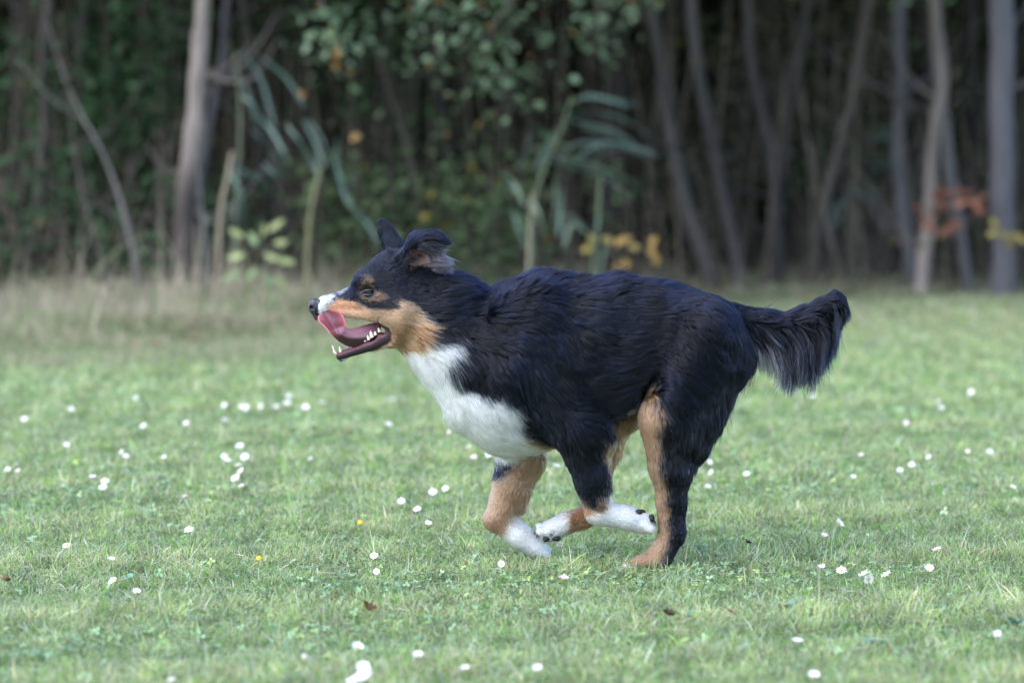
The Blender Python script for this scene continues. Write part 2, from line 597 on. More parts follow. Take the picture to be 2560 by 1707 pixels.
PALE, GREY, DIM, BEECH, WARM = (.150, .122, .108), (.20, .185, .185), (.050, .041, .036), (.088, .080, .088), (.235, .20, .165)
tree('birch_tree', 'pale blotched trunk left of the dog, brightest of the trunks on that side', [(508, 0), (503, 90), (497, 190), (488, 300), (478, 400), (466, 490), (462, 640), (458, 770)], 19.6, .058, .050, PALE, seed=1, blotch=1.2, rnodes=.22)
tree('shaded_tree', 'violet grey trunk leaning close behind the pale blotched trunk', [(566, 100), (548, 205), (530, 290), (516, 345), (500, 470), (492, 760)], 20.6, .036, .022, (.060, .053, .058), seed=2)
tree('shaded_tree', 'dim straight brown trunk nearest the left edge of the photo', [(120, 0), (114, 120), (111, 250), (102, 430), (90, 560), (84, 760)], 20.4, .032, .026, DIM, seed=3)
tree('leaning_sapling', 'grey leafless sapling leaning left, thicker one of two left of the pale trunk', [(120, 60), (160, 190), (205, 290), (252, 372), (287, 459), (305, 515), (321, 574), (336, 650), (346, 770)], 19.2, .017, .0035, (.150, .132, .125), ztop=None, crown=False, seed=4, cat='sapling')
tree('leaning_sapling', 'thin leaning bare stem, further left of the two by the pale trunk', [(150, 30), (168, 200), (182, 345), (196, 430), (218, 528), (245, 620), (270, 700), (290, 790)], 19.0, .0135, .003, (.085, .072, .060), ztop=None, crown=False, seed=5, cat='sapling')
tree('leaning_sapling', 'short whitish twig standing in front of the pale trunk foot', [(480, 300), (493, 400), (502, 505), (508, 560), (513, 631), (520, 770)], 19.0, .011, .003, (.17, .155, .145), ztop=None, crown=False, seed=6, cat='sapling')
# right hand side
tree('shaded_tree', 'brownish curved trunk above the middle of the dog back', [(1624, 0), (1644, 165), (1671, 285), (1699, 411), (1728, 521), (1758, 640), (1780, 740)], 21.2, .050, .034, (.054, .046, .041), seed=7, dx=-.3)
tree('shaded_tree', 'brownish slanting trunk, second of the curved ones above the dog rump', [(1724, 0), (1737, 165), (1765, 285), (1797, 411), (1826, 521), (1838, 620), (1842, 730)], 21.4, .044, .033, (.056, .048, .045), seed=8)
tree('shaded_tree', 'slanting trunk third from the left of those above the dog rump', [(1868, 0), (1875, 137), (1902, 274), (1924, 384), (1937, 494), (1946, 620), (1950, 720)], 21.6, .042, .031, (.050, .043, .040), seed=9)
tree('shaded_tree', 'faint trunk leaning right that crosses the slanting trunk above the dog tail', [(2020, 20), (1996, 137), (1974, 247), (1962, 384), (1950, 520), (1944, 720)], 22.4, .040, .030, (.042, .036, .033), seed=10)
tree('shaded_tree', 'thin leaning trunk with pale foot just above the tip of the dog tail', [(2140, 180), (2099, 318), (2066, 439), (2050, 549), (2046, 640), (2043, 735)], 21.6, .034, .026, (.078, .064, .054), seed=11)
tree('smooth_tree', 'upright bluish grey trunk left of the pair with red leaves', [(2246, 0), (2247, 219), (2250, 384), (2260, 521), (2279, 620), (2290, 740)], 21.5, .050, .043, (.078, .073, .076), seed=12, blotch=.25)
tree('birch_tree', 'warm pale crooked trunk whose foot is the brightest on the right', [(2334, 0), (2350, 192), (2343, 300), (2337, 384), (2331, 549), (2314, 631), (2298, 742)], 21.0, .047, .036, PALE, seed=13, blotch=.8)
tree('smooth_tree', 'grey trunk slanting down right behind the crooked pale trunk', [(2352, 200), (2363, 302), (2374, 439), (2396, 576), (2418, 735)], 21.4, .040, .030, (.095, .087, .087), seed=14)
tree('beech_tree', 'thick smooth lilac grey trunk nearest the right edge of the photo', [(2506, 0), (2507, 300), (2505, 549), (2502, 745)], 20.9, .082, .076, BEECH, seed=15, blotch=.22, rnodes=.03)
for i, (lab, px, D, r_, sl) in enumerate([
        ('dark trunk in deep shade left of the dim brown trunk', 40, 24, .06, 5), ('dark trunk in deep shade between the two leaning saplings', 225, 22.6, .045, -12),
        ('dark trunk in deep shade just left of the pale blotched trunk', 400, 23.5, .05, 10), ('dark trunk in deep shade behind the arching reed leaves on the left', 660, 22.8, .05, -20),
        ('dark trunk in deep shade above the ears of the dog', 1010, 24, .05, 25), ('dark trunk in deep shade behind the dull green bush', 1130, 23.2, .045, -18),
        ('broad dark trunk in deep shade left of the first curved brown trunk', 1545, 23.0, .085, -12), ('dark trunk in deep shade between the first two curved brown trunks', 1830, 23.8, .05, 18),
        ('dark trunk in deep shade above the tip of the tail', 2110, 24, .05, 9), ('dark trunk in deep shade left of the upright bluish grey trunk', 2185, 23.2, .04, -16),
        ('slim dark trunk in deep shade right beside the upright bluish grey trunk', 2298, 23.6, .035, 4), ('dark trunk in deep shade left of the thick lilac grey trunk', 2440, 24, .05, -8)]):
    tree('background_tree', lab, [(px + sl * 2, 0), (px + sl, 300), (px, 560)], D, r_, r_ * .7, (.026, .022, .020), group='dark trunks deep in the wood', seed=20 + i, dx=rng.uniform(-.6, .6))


def scatter(n, xr, yr, zr, seed, freq=1.6, thr=0., tilt=None):
    """points thinned to clumps by a smooth noise"""
    r = np.random.default_rng(seed)
    p = np.stack([r.uniform(*xr, n), r.uniform(*yr, n), r.uniform(*zr, n)], 1)
    k = sines(p, seed, freq, 3)
    return p[k + r.normal(0, .18, n) > thr]


# the mass of the wood behind: leaves, twigs and more leaves until nothing shows through
p1 = scatter(64000, (-6.5, 6.5), (15.2, 20.5), (0, 3.4), 101, 1.5, -.25)
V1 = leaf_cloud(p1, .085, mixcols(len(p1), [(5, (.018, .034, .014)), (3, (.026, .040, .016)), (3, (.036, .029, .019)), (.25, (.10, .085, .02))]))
p2 = scatter(46000, (-10, 10), (17.5, 26), (0, 4.6), 102, 1.0, -.9)
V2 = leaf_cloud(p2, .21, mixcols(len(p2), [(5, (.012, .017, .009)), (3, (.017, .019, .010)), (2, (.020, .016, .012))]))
p3 = scatter(30000, (-11, 11), (13.5, 25), (3.4, 8.5), 103, .8, -.9)  # unseen leaf canopy overhead, added to keep sky light off the wood
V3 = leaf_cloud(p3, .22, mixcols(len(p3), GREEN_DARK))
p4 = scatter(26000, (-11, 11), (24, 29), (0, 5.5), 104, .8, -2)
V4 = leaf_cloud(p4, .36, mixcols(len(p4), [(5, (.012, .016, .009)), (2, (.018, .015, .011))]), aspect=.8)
V, F, C = join_arrays([V1, V2, V3, V4])
tag(link_obj('far_wood', mesh_np('far_wood', V, F, shade_m, False, C)), 'dark tangle of leaves and brush filling the wood behind the trunks', 'wood', kind='stuff')

# dead twigs and thin stems that streak the shade on the right
tw = []
for i in range(800):
    x = rng.uniform(-5, 5.4); y = rng.uniform(12.2, 16.5)
    x0 = np.clip(rng.normal(0, .16), -.22, .22); L = rng.uniform(.4, 2.3)
    p = np.array([[x, y, 0], [x + x0 * .5 + rng.normal(0, .05), y, L * .5], [x + x0 * 1.2, y + rng.normal(0, .1), L]])
    a = tube_arrays(spline(p, 6), np.linspace(1, .35, 6) * rng.uniform(.003, .009), 5)
    tw.append((a[0], a[1], np.tile(np.array((.095, .076, .062)) * rng.uniform(.4, 1.7), (len(a[0]), 1))))
V, F, C = join_arrays(tw)
tag(link_obj('brushwood', mesh_np('brushwood', V, F, bark_m, True, C)), 'dead thin stems and twigs standing among the trunks', 'brushwood', kind='stuff')

# leaf litter under the trees and along the edge of the lawn
n = 6000
x = rng.uniform(-5, 5.2, n); y = edge_y(x) + np.abs(rng.normal(0, 1.9, n)) + .2 + 1.2 * (rng.random(n) < .75)
p = np.stack([x, y, bank(x, y) + rng.uniform(.005, .03, n)], 1)
V, F, C = leaf_cloud(p, .055, mixcols(n, [(4, (.16, .095, .05)), (3, (.23, .15, .09)), (2, (.10, .06, .035)), (1, (.28, .17, .06))]), up=2.0)
tag(link_obj('leaf_litter', mesh_np('leaf_litter', V, F, leaf_m, False, C)), 'brown fallen leaves along the foot of the wood', 'leaf litter', kind='stuff')


def bush(label, px, py, D, rad, n, size, table, seed, ngs=7, name='bush', flat=.8):
    c = at(px, py, D)
    base = np.array([c[0], c[1], bank(c[:1], c[1:2])[0]])
    root = tag(empty(name, base), label, 'bush')
    r = np.random.default_rng(seed)
    q = r.normal(size=(n, 3)); q /= np.linalg.norm(q, axis=1)[:, None]
    q *= (r.random(n) ** .45)[:, None]
    q = q * np.array([rad[0], rad[1], rad[2]]) + (c - base)
    q = q[sines(q, seed, 4.5, 3) + r.normal(0, .2, n) > -.12]
    q = q[q[:, 2] > .03]
    V, F, C = leaf_cloud(q, size, mixcols(len(q), table), up=.5, aspect=.62)
    tag(link_obj('leaves', mesh_np('leaves', V, F, leaf_m, False, C), root), kind='stuff')
    for i in range(ngs):
        e = (c - base) + r.normal(size=3) * np.array(rad) * .45
        e[2] = max(e[2], .3)
        pth = spline(np.array([[r.normal(0, .06), r.normal(0, .06), -.02], e * np.array([.45, .45, .5]) + r.normal(0, .05, 3), e]), 8)
        a = tube_arrays(pth, np.linspace(.012, .004, 8), 6)
        link_obj('stem', mesh_np('stem', a[0], a[1], bark_m, True, np.tile((.08, .068, .055), (len(a[0]), 1))), root)
    return root


DG = [(6, (.026, .056, .022)), (3, (.042, .082, .032)), (2.5, (.016, .028, .014)), (.15, (.10, .085, .03))]
MG = [(5, (.075, .115, .050)), (3, (.105, .150, .065)), (3, (.055, .060, .032)), (.35, (.24, .18, .04))]
bush('dark leafy bush at the far left edge beneath the dim brown trunk', 50, 640, 20.2, (.5, .5, .62), 900, .06, DG, 201)
bush('dense dark green bush between the dim brown trunk and the pale trunk', 300, 260, 20.6, (.75, .5, .75), 1900, .06, DG, 202)
bush('dark green bush low at the foot of the pale blotched trunk', 400, 560, 20.0, (.55, .4, .42), 900, .055, DG, 203)
bush('dark green bush right of the pale trunk, behind the long reed leaves', 760, 360, 21.0, (.75, .5, .95), 1700, .055, DG, 204)
bush('dull green bush with yellowing leaves behind the head of the dog', 1060, 500, 20.4, (.75, .5, .62), 1900, .06, MG, 205)
bush('lighter green leafy bush rising behind the neck of the dog', 1330, 560, 20.0, (.62, .45, .5), 1500, .055, MG, 206)
bush('small dark leafy bush right of the thin leaning trunk with pale foot', 2150, 420, 21.8, (.4, .4, .35), 420, .06, DG, 207)


BG = [(5, (.058, .068, .034)), (4, (.090, .074, .044)), (3, (.040, .034, .024)), (.3, (.18, .12, .04))]
bush('dim brown green brush between the two curved trunks above the dog back', 1720, 560, 22.3, (.42, .4, .5), 800, .055, BG, 208)
bush('dim brown green brush behind the slanting trunk above the dog rump', 1960, 600, 22.4, (.45, .4, .45), 800, .055, BG, 209)
bush('dim brown brush left of the upright bluish grey trunk', 2190, 600, 22.3, (.36, .4, .4), 600, .055, BG, 210)
bush('dim brown green brush left of the thick lilac grey trunk', 2440, 560, 22.3, (.36, .4, .5), 650, .055, BG, 211)
bush('tall dim brush high above the tail of the dog', 2080, 200, 23.0, (.9, .5, .8), 1500, .07, BG, 212)


def hanging_branch(label, pix, D, n, seed, spread, table, size=.05):
    """a leafy branch that hangs into the top of the picture from the crown above"""
    P = np.array([at(px, py, D) for px, py in pix])
    start = P[0] + np.array([rng.normal(0, .2), .5, 1.6])
    path = spline(np.vstack([start, P]), 16)
    base = path[0]
    root = tag(empty('hanging_branch', base), label, 'branch', None)
    n = int(n * .75)
    a = tube_arrays(path - base, np.linspace(.016, .003, 16), 6)
    link_obj('twig', mesh_np('twig', a[0], a[1], bark_m, True, np.tile((.06, .05, .045), (len(a[0]), 1))), root)
    r = np.random.default_rng(seed)
    side = []
    t = r.uniform(.25, 1, n) ** .8
    c = path[np.clip((t * 15).astype(int), 0, 15)] - base + r.normal(size=(n, 3)) * np.array([spread, spread * .8, spread * .8])
    V, F, C = leaf_cloud(c, size, mixcols(n, table), up=.4, aspect=.75)
    tag(link_obj('leaves', mesh_np('leaves', V, F, leaf_m, False, C), root), kind='stuff')


BIRCH = [(5, (.105, .155, .085)), (4, (.15, .205, .125)), (4, (.05, .08, .035)), (.35, (.30, .19, .06))]
hanging_branch('leafy spray hanging at the top above the nose of the dog', [(800, -60), (830, 40), (850, 110), (868, 170)], 19.0, 120, 301, .10, BIRCH)
hanging_branch('leafy spray hanging at the top straight above the ears of the dog', [(1060, -80), (1030, 20), (1050, 80), (1100, 130)], 19.2, 190, 302, .15, BIRCH)
hanging_branch('longest drooping leafy spray right of the ears of the dog, with pale leaves', [(1290, -80), (1250, 40), (1215, 130), (1270, 220), (1310, 290)], 18.9, 240, 303, .13, BIRCH)
hanging_branch('leafy spray hanging at the top just left of the curved brown trunk', [(1500, -60), (1490, 30), (1480, 100), (1475, 170)], 19.2, 130, 304, .11, BIRCH)
hanging_branch('sparse leafy spray at the top above the back of the dog', [(1640, -120), (1600, -20), (1585, 30)], 19.0, 60, 305, .10, BIRCH)
hanging_branch('small tuft of leaves at the top over the upright bluish grey trunk', [(2230, -140), (2260, -40), (2290, 0)], 20.6, 45, 306, .09, BIRCH)

# reeds: upright stems with long arching leaves, each leaf its own blade
reed_leaf_m = attr_mat('reed_leaf', .5, .4, .25)


def blade_arrays(pix, D, w, col, seed):
    r = np.random.default_rng(seed)
    P = spline([at(px, py, D + i * r.uniform(-.05, .07)) for i, (px, py) in enumerate(pix)], 14)
    t = np.linspace(0, 1, 14)
    ww = w * np.sin(np.clip(t * .93 + .07, 0, 1) * math.pi) ** .55
    tg = np.gradient(P, axis=0); tg /= np.linalg.norm(tg, axis=1)[:, None]
    vd = np.array([0, 1, .15]) + r.normal(0, .35, 3)
    sd_ = np.cross(tg, vd); sd_ /= np.linalg.norm(sd_, axis=1)[:, None]
    nn = np.cross(sd_, tg)
    V = np.stack([P + sd_ * ww[:, None] * .5 - nn * ww[:, None] * .12, P, P - sd_ * ww[:, None] * .5 - nn * ww[:, None] * .12], 1).reshape(-1, 3)
    F = []
    for i in range(13):
        for j in range(2):
            a = i * 3 + j
            F.append((a, a + 1, a + 4, a + 3))
    C = np.tile(np.array(col) * r.uniform(.8, 1.2), (len(V), 1))
    return V, np.array(F), C


def reed(label, stem, leaves, D, r0, col, lcol, w=.0175):
    path = trunk_path(stem, D, None)
    base = path[0]
    root = tag(empty('reed', base), label, 'reed')
    V, F, C = trunk_arrays(path - base, r0, r0 * .6, col, int(stem[0][0]), .2, 8)
    link_obj('stem', mesh_np('stem', V, F, bark_m, True, C), root)
    r_ = np.random.default_rng(int(stem[0][0]))
    more = [[(x + a + r_.normal(0, 6), y + b + r_.normal(0, 6)) for x, y in lf] for lf in leaves for a, b in [(r_.normal(0, 26), r_.normal(18, 24))]]
    for i, lf in enumerate(leaves + more):
        V, F, C = blade_arrays(lf, D + (0 if i < len(leaves) else .12), w * (1 if i < len(leaves) else .7), np.array(lcol) * (1 if i < len(leaves) else .7), int(lf[0][0] + i))
        link_obj('leaf', mesh_np('leaf', V - base, F, reed_leaf_m, True, C), root)


RB, RT = (.095, .145, .118), (.26, .21, .155)
reed('pale straw coloured reed stalk standing right of the pale blotched trunk', [(580, 380), (568, 450), (553, 520), (547, 640), (545, 790)], [[(570, 430), (600, 480), (604, 560)], [(575, 400), (610, 430), (640, 440)]], 18.8, .013, RT, RB)
reed('reed with long blue green leaves arching over the straw coloured stalk', [(590, 130), (600, 300), (590, 520), (580, 780)], [[(605, 130), (648, 190), (677, 280), (690, 330)], [(600, 240), (630, 260), (660, 310)], [(640, 290), (672, 318), (705, 372), (722, 410)], [(660, 410), (690, 440), (712, 470)], [(650, 140), (720, 200), (760, 270)]], 19.2, .009, (.14, .15, .10), RB)
reed('olive reed stem between the weed with pale leaves and the dog nose', [(800, 420), (782, 500), (773, 560), (766, 700), (760, 850)], [[(715, 310), (745, 350), (785, 408), (800, 440)], [(832, 385), (848, 440), (862, 490), (888, 530)], [(888, 528), (915, 556), (938, 600)], [(760, 300), (790, 360), (812, 420)]], 19.0, .012, (.22, .20, .11), RB)
reed('tall reed with drooping leaves above the dog shoulders, arching to the right', [(1430, 240), (1400, 330), (1350, 450), (1330, 560), (1325, 760)], [[(1400, 330), (1443, 282), (1532, 288), (1590, 315), (1625, 342)], [(1370, 380), (1425, 397), (1532, 429), (1590, 462), (1630, 500)], [(1340, 425), (1362, 380), (1390, 318)], [(1440, 400), (1500, 360), (1581, 368), (1650, 392)], [(1440, 250), (1480, 240), (1540, 255), (1580, 270)], [(1420, 300), (1470, 310), (1540, 330), (1600, 370)]], 19.4, .010, (.15, .17, .10), RB)
reed('reed with upright green blades just above the dog withers', [(1500, 440), (1496, 540), (1485, 640), (1480, 770)], [[(1498, 520), (1492, 580), (1484, 660)], [(1405, 470), (1400, 530), (1394, 600)], [(1282, 525), (1295, 570), (1310, 610)], [(1410, 620), (1430, 560), (1480, 590)]], 19.0, .009, (.15, .18, .11), (.13, .18, .13))
reed('pale thin reed stalk rising behind the neck of the dog', [(1330, 480), (1326, 560), (1322, 650), (1322, 780)], [[(1250, 430), (1285, 460), (1312, 520)], [(1330, 500), (1350, 540), (1362, 600)]], 18.7, .010, (.28, .24, .17), (.12, .16, .11))
reed('low reed with dark blue green leaves near the thin leaning trunk on the right', [(2120, 480), (2124, 560), (2130, 740)], [[(2110, 490), (2150, 480), (2190, 520)], [(2180, 350), (2220, 345), (2260, 360)], [(2120, 500), (2090, 520), (2066, 580)], [(2150, 400), (2200, 395), (2250, 430)]], 21.2, .008, (.10, .10, .07), (.07, .105, .10))


def leaf_blade(center, direc, normal, L, w, col):
    d = np.array(direc, float); d /= np.linalg.norm(d)
    nrm = np.array(normal, float); nrm -= d * (nrm @ d); nrm /= np.linalg.norm(nrm)
    s_ = np.cross(nrm, d)
    t = np.linspace(0, 1, 7)
    ww = w * np.sin(np.clip(t * .94 + .06, 0, 1) * math.pi) ** .7 * .5
    P = center + d * (t[:, None] - .1) * L - nrm * (t[:, None] ** 2) * L * .12
    V = np.stack([P + s_ * ww[:, None] + nrm * ww[:, None] * .25, P, P - s_ * ww[:, None] + nrm * ww[:, None] * .25], 1).reshape(-1, 3)
    F = [(i * 3 + j, i * 3 + j + 1, i * 3 + j + 4, i * 3 + j + 3) for i in range(6) for j in range(2)]
    return V, np.array(F), np.tile(col, (len(V), 1))


def sprig(name, label, cat, stems, leaves, D, L, w, table, stemcol=(.10, .085, .06), sr=.005):
    P0 = trunk_path(stems[0], D, None)
    base = P0[0]
    root = tag(empty(name, base), label, cat)
    for i, st in enumerate(stems):
        pth = P0 if i == 0 else spline([at(a, b, D) for a, b in st], 12)
        a = tube_arrays(pth - base, np.linspace(sr, sr * .5, len(pth)), 6)
        link_obj('stem', mesh_np('stem', a[0], a[1], bark_m, True, np.tile(stemcol, (len(a[0]), 1))), root)
    cols = mixcols(len(leaves), table)
    for (lx, ly, ang), c in zip(leaves, cols):
        p = at(lx, ly, D) + np.array([0, rng.uniform(-.08, .02), 0])
        dr = (math.cos(R(ang)), rng.uniform(-.4, .1), math.sin(R(ang)))
        V, F, C = leaf_blade(p - base, dr, (rng.normal(0, .3), -1, .5), L * rng.uniform(.8, 1.2), w, c)
        link_obj('leaf', mesh_np('leaf', V, F, leaf_m, True, C), root)


sprig('weed_plant', 'weed with whorls of pale green drooping leaves left of the dog nose', 'weed', [[(655, 540), (650, 600), (645, 680), (640, 800)], [(650, 640), (610, 600)], [(648, 640), (690, 600)]],
      [(608, 591, 150), (677, 574, 40), (690, 608, 10), (608, 637, 190), (666, 637, -20), (597, 683, 200), (640, 672, 230), (666, 689, -60), (692, 695, -50), (677, 732, -70), (631, 717, 240), (655, 590, 80), (640, 610, 120), (700, 650, -10)],
      18.5, .085, .032, [(3, (.17, .23, .105)), (2, (.25, .28, .12)), (1, (.12, .19, .09))])
sprig('red_leaved_sapling', 'sapling with rust red leaves between the two slanting trunks at the right', 'sapling', [[(2370, 480), (2366, 560), (2362, 740)], [(2366, 540), (2300, 520)], [(2368, 520), (2430, 500)]],
      [(2304, 522, 170), (2318, 548, 200), (2340, 500, 120), (2352, 488, 100), (2368, 492, 70), (2388, 486, 60), (2410, 486, 30), (2420, 505, 0), (2436, 520, -20), (2362, 520, 140), (2384, 512, 20), (2345, 530, 190), (2365, 560, -80), (2385, 555, -40), (2330, 560, 220), (2350, 575, -100), (2445, 500, 30)],
      20.7, .065, .040, [(3, (.17, .055, .032)), (2, (.20, .080, .045)), (1, (.12, .045, .03))])
sprig('yellow_leaved_sprig', 'sprig of yellow leaves in front of the thick lilac grey trunk', 'sprig', [[(2540, 580), (2530, 640), (2520, 750)], [(2530, 620), (2490, 570)]],
      [(2486, 562, 130), (2498, 578, -40), (2512, 590, -20), (2530, 592, 10), (2545, 600, -10), (2484, 580, 200), (2520, 605, -60)], 20.2, .055, .036, [(1, (.20, .155, .04)), (1, (.24, .19, .05))])
sprig('yellow_leaved_sprig', 'low sprig of orange yellow leaves just above the back of the dog', 'sprig', [[(1560, 560), (1550, 640), (1540, 760)], [(1552, 640), (1480, 615)], [(1555, 630), (1630, 615)]],
      [(1476, 622, 190), (1486, 608, 120), (1528, 606, 150), (1542, 612, 60), (1556, 604, 30), (1560, 650, -60), (1548, 656, -100), (1622, 626, -20), (1634, 640, -60), (1626, 612, 60), (1575, 622, 10)], 19.2, .05, .040, [(3, (.30, .18, .055)), (1, (.33, .25, .07))])
sprig('yellow_leaved_sprig', 'few orange leaves on a thin twig beneath the first hanging spray, left', 'sprig', [[(760, 120), (790, 300), (800, 560), (800, 800)]],
      [(755, 246, 100), (838, 142, 60), (843, 122, 110), (836, 160, -60), (880, 350, 40)], 19.6, .055, .042, [(1, (.27, .15, .05))])

# ------------------------------------------------------------------ the dog
# Modelled in dog units (u forwards to the tail, v downwards, w to the far side; 1080 units = 1 m) as one blended body.
DU = 1080.0


def dog_to_world(P):
    P = np.asarray(P, float)
    out = np.empty_like(P)
    out[..., 0] = (P[..., 0] - 1280.0) / DU
    out[..., 1] = P[..., 2] / DU
    out[..., 2] = (1423.0 - P[..., 1]) / DU * 1.004
    return out


class Field:
    """a blended distance field on a grid, meshed with surface nets"""

    def __init__(s, lo, hi, h, far=60.0):
        s.lo, s.h, s.far = np.array(lo, float), h, far
        s.n = np.ceil((np.array(hi) - s.lo) / h).astype(int) + 1
        s.d = np.full(s.n, far, np.float32)
        s.reg = np.zeros(s.n, np.int8)
        s.ax = [s.lo[i] + h * np.arange(s.n[i], dtype=np.float32) for i in range(3)]

    def box(s, lo, hi):
        a = np.clip(np.floor((np.array(lo) - s.far - s.lo) / s.h).astype(int), 0, s.n)
        b = np.clip(np.ceil((np.array(hi) + s.far - s.lo) / s.h).astype(int) + 1, 0, s.n)
        sl = tuple(slice(a[i], b[i]) for i in range(3))
        g = np.meshgrid(*[s.ax[i][sl[i]] for i in range(3)], indexing='ij', sparse=True)
        return sl, g

    def put(s, sl, d, k, reg):
        cur = s.d[sl]
        r = s.reg[sl]
        r[d < cur] = reg
        if k > 0:
            hh = np.maximum(k - np.abs(cur - d), 0) / k
            s.d[sl] = np.minimum(cur, d) - hh * hh * hh * k / 6.0
        else:
            s.d[sl] = np.minimum(cur, d)

    def cap(s, a, b, ra, rb, k=20, reg=0, ky=1.0, cut=False):
        """a tapered capsule; ky > 1 makes it narrower from side to side"""
        a, b = np.array(a, float), np.array(b, float)
        m = max(ra, rb)
        sl, (U, V, W) = s.box(np.minimum(a, b) - m, np.maximum(a, b) + m)
        ba = b - a
        ba_s = ba * np.array([1, 1, ky])
        L = max(float(ba_s @ ba_s), 1e-6)
        pu, pv, pw = U - a[0], V - a[1], (W - a[2]) * ky
        t = np.clip((pu * ba_s[0] + pv * ba_s[1] + pw * ba_s[2]) / L, 0, 1)
        d = np.sqrt((pu - ba_s[0] * t) ** 2 + (pv - ba_s[1] * t) ** 2 + (pw - ba_s[2] * t) ** 2) - (ra + (rb - ra) * t)
        d = d.astype(np.float32)
        if cut:
            cur = s.d[sl]
            e = -d
            hh = np.maximum(k - np.abs(cur - e), 0) / max(k, 1e-6)
            s.d[sl] = np.maximum(cur, e) + hh ** 3 * k / 6.0
        else:
            s.put(sl, d, k, reg)

    def ell(s, c, r, k=20, reg=0, rot=0.0, cut=False):
        """an ellipsoid turned by rot degrees in the side view"""
        c, r = np.array(c, float), np.array(r, float)
        m = r.max()
        sl, (U, V, W) = s.box(c - m, c + m)
        co, si = math.cos(R(rot)), math.sin(R(rot))
        x, y, z = U - c[0], V - c[1], W - c[2]
        x, y = x * co + y * si, -x * si + y * co
        k0 = np.sqrt((x / r[0]) ** 2 + (y / r[1]) ** 2 + (z / r[2]) ** 2)
        k1 = np.sqrt((x / r[0] ** 2) ** 2 + (y / r[1] ** 2) ** 2 + (z / r[2] ** 2) ** 2) + 1e-9
        d = (k0 * (k0 - 1) / k1).astype(np.float32)
        if cut:
            cur = s.d[sl]
            e = -d
            hh = np.maximum(k - np.abs(cur - e), 0) / max(k, 1e-6)
            s.d[sl] = np.maximum(cur, e) + hh ** 3 * k / 6.0
        else:
            s.put(sl, d, k, reg)

    def trunk(s, st, k=20, reg=0):
        """the barrel of the body from stations (u, top, bottom, half width)"""
        st = np.array(st, float)
        lo = [st[0, 0], st[:, 1].min(), -st[:, 3].max()]
        hi = [st[-1, 0], st[:, 2].max(), st[:, 3].max()]
        sl, (U, V, W) = s.box(lo, hi)
        u = U.ravel()
        uc = np.clip(u, st[0, 0], st[-1, 0])
        fine = spline(st, 400)
        top, bot, hw = (np.interp(uc, fine[:, 0], fine[:, i]) for i in (1, 2, 3))
        c, hh = (top + bot) / 2, (bot - top) / 2
        sh = (-1, 1, 1)
        c, hh, hw = c.reshape(sh), hh.reshape(sh), hw.reshape(sh)
        y, z = V - c, W
        k0 = np.sqrt((y / hh) ** 2 + (z / hw) ** 2)
        k1 = np.sqrt((y / hh ** 2) ** 2 + (z / hw ** 2) ** 2) + 1e-9
        d = k0 * (k0 - 1) / k1
        du = np.abs(u - uc).reshape(sh)
        d = np.where(du > 0, np.sqrt(np.maximum(d, 0) ** 2 + du ** 2), d)
        s.put(sl, d.astype(np.float32), k, reg)

    def sample(s, P):
        q = (P - s.lo) / s.h
        q = np.clip(q, 0, s.n - 1.001)
        i = q.astype(int)
        f = (q - i).astype(np.float32)
        out = 0
        for dx in (0, 1):
            for dy in (0, 1):
                for dz in (0, 1):
                    w = (f[:, 0] if dx else 1 - f[:, 0]) * (f[:, 1] if dy else 1 - f[:, 1]) * (f[:, 2] if dz else 1 - f[:, 2])
                    out = out + w * s.d[i[:, 0] + dx, i[:, 1] + dy, i[:, 2] + dz]
        return out

    def grad(s, P, e=4.0):
        g = np.stack([s.sample(P + np.eye(3)[i] * e) - s.sample(P - np.eye(3)[i] * e) for i in range(3)], 1)
        return g / (np.linalg.norm(g, axis=1)[:, None] + 1e-9)

    def region(s, P):
        i = np.clip(np.round((P - s.lo) / s.h).astype(int), 0, s.n - 1)
        return s.reg[i[:, 0], i[:, 1], i[:, 2]]

    def mesh(s, smooth=3):
        d = s.d
        ins = d < 0
        cnt = np.zeros(s.n - 1, np.int8)
        for dx in (0, 1):
            for dy in (0, 1):
                for dz in (0, 1):
                    cnt += ins[dx:s.n[0] - 1 + dx, dy:s.n[1] - 1 + dy, dz:s.n[2] - 1 + dz]
        act = (cnt > 0) & (cnt < 8)
        cells = np.argwhere(act)
        idx = np.full(act.shape, -1, np.int32)
        idx[act] = np.arange(len(cells))
        acc = np.zeros((len(cells), 3)); nn = np.zeros(len(cells))
        cor = [(x, y, z) for x in (0, 1) for y in (0, 1) for z in (0, 1)]
        for a in cor:
            for ax in range(3):
                if a[ax]: continue
                b = list(a); b[ax] = 1
                da = d[cells[:, 0] + a[0], cells[:, 1] + a[1], cells[:, 2] + a[2]]
                db = d[cells[:, 0] + b[0], cells[:, 1] + b[1], cells[:, 2] + b[2]]
                cr = (da < 0) != (db < 0)
                t = da[cr] / (da[cr] - db[cr])
                p = np.tile(np.array(a, float), (cr.sum(), 1))
                p[:, ax] += t
                acc[cr] += p; nn[cr] += 1
        V = s.lo + s.h * (cells + acc / nn[:, None])
        F = []
